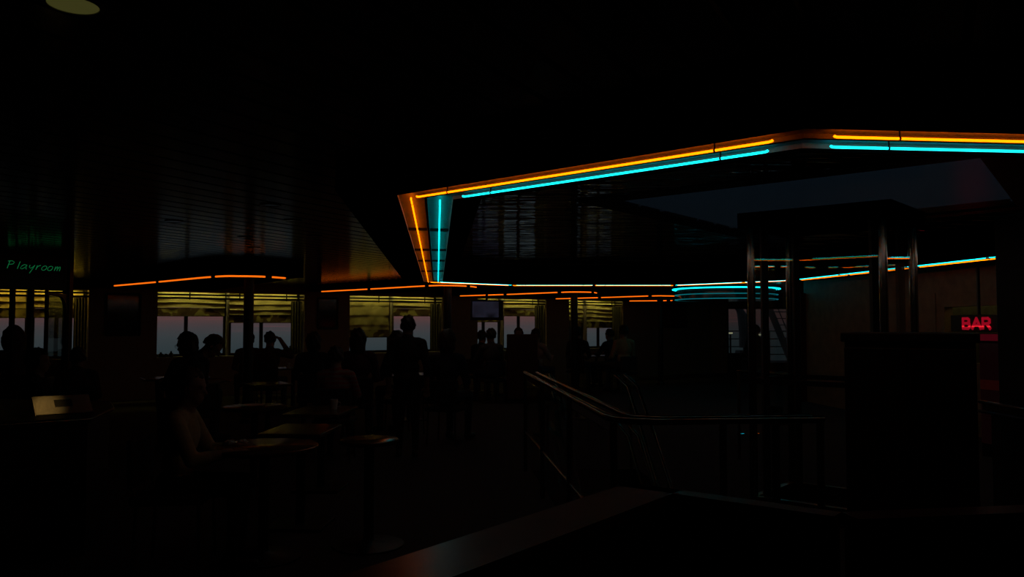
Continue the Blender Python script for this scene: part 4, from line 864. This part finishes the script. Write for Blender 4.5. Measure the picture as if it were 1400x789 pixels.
person(20, 11.2, 450.5, .6, 'hooded person behind the playroom glass', arms=('lap', 'lap'), top='grey', hair='hood', group='people near the playroom')
person(55, 8.2, 479, -1.2, 'curly haired person seated in front of the playroom door', arms=('table', 'table'), top='black', hair='curly', group='people near the playroom')
person(108, 9.2, 475.5, .5, 'person seated right of the playroom end post', arms=('lap', 'lap'), top='brown', hair='short', group='people near the playroom')

# high-backed bench and window tables
b0, b1 = aty(693, 456.5, 15.2), aty(735, 457, 15.3); bh_ = Vector((b1.x - b0.x, b1.y - b0.y, 0)); Lb = bh_.length; bh_.normalize(); nb = Vector((-bh_.y, bh_.x, 0)); bmid = Vector((*((b0 + b1) / 2).xy, 0)); rzb = math.atan2(bh_.y, bh_.x)
bn_ = thing('bench', 'high-backed dark red bench under the raised far blind', 'bench', tuple(bmid)); M_bench = mat('bench_vinyl', (.06, .022, .016), .45)
MB().box(bmid + Vector((0, 0, .70)) , (Lb, .08, 1.24), rzb, bev=.02).build('backrest', M_bench, bn_); MB().box(bmid + nb * .28 + Vector((0, 0, .40)), (Lb, .46, .12), rzb, bev=.03).build('seat', M_bench, bn_); MB().box(bmid + nb * .25 + Vector((0, 0, .17)), (Lb - .04, .40, .34), rzb).build('base', M_dark, bn_)
wa = math.atan2(WT.y, WT.x); GT = 'tables along the windows'
for px, Y, lab in ((242, 11.9, 'table before the person with glasses'), (368, 10.7, 'table before the person bending forward to the right'), (402, 14.6, 'table by the window with bottles on it'), (560, 12.6, 'table in front of the standing man'), (655, 17.9, 'table under the television'), (815, 20.2, 'table of the far group of three')):
    rect_table((px - 700) / FPX * Y, Y, .5 if px == 368 else .7 if px == 402 else .9, .6, wa, lab, GT)
# small things standing on the sills and tables
M_bot = mat('bottle_glass', (.02, .03, .02), .1)
def bottle(p, h, r, lab): 
    t = thing('bottle', lab, 'bottle', tuple(p), 'bottles by the windows'); MB().lathe(p, [(0, 0), (r, 0), (r, h * .6), (r * .4, h * .78), (r * .4, h * .96), (0, h * .96)], 16).build('glass', M_bot, t); MB().lathe(p, [(r * .46, h * .93), (r * .46, h), (0, h)], 16).build('cap', M_black, t)
def cup(p, lab):
    t = thing('cup', lab, 'cup', tuple(p), 'cups by the windows'); MB().lathe(p, [(0, 0), (.03, 0), (.04, .09), (.037, .09), (.028, .006), (0, .006)], 16).build('vessel', M_white, t); MB().tube([Vector(p) + Vector((.034, 0, .07)), Vector(p) + Vector((.062, 0, .06)), Vector(p) + Vector((.058, 0, .03)), Vector(p) + Vector((.031, 0, .02))], .005, 6).build('handle', M_white, t)
for px, h, r in ((222, .10, .05), (229, .07, .05), (236, .12, .04), (302, .12, .03), (391, .14, .05), (399, .19, .05), (405, .15, .05)):
    bottle(wp(sof(px), .1, SILL), h, r, 'small dark bottle standing on the window sill')
tp_ = Vector(((398 - 700) / FPX * 14.6, 14.6, .72)); cup(tp_ + Vector((0, -.15, 0)), 'pale cup on the window table near the raised hand'); cup(Vector((t2.x + .1, t2.y + .1, .72)), 'pale cup on the rectangular table before the red print top')
for px, Y in ((516, 12.4),): cup(Vector(((552 - 700) / FPX * 12.6, 12.5, .72)), 'pale cup on the table in front of the standing man')
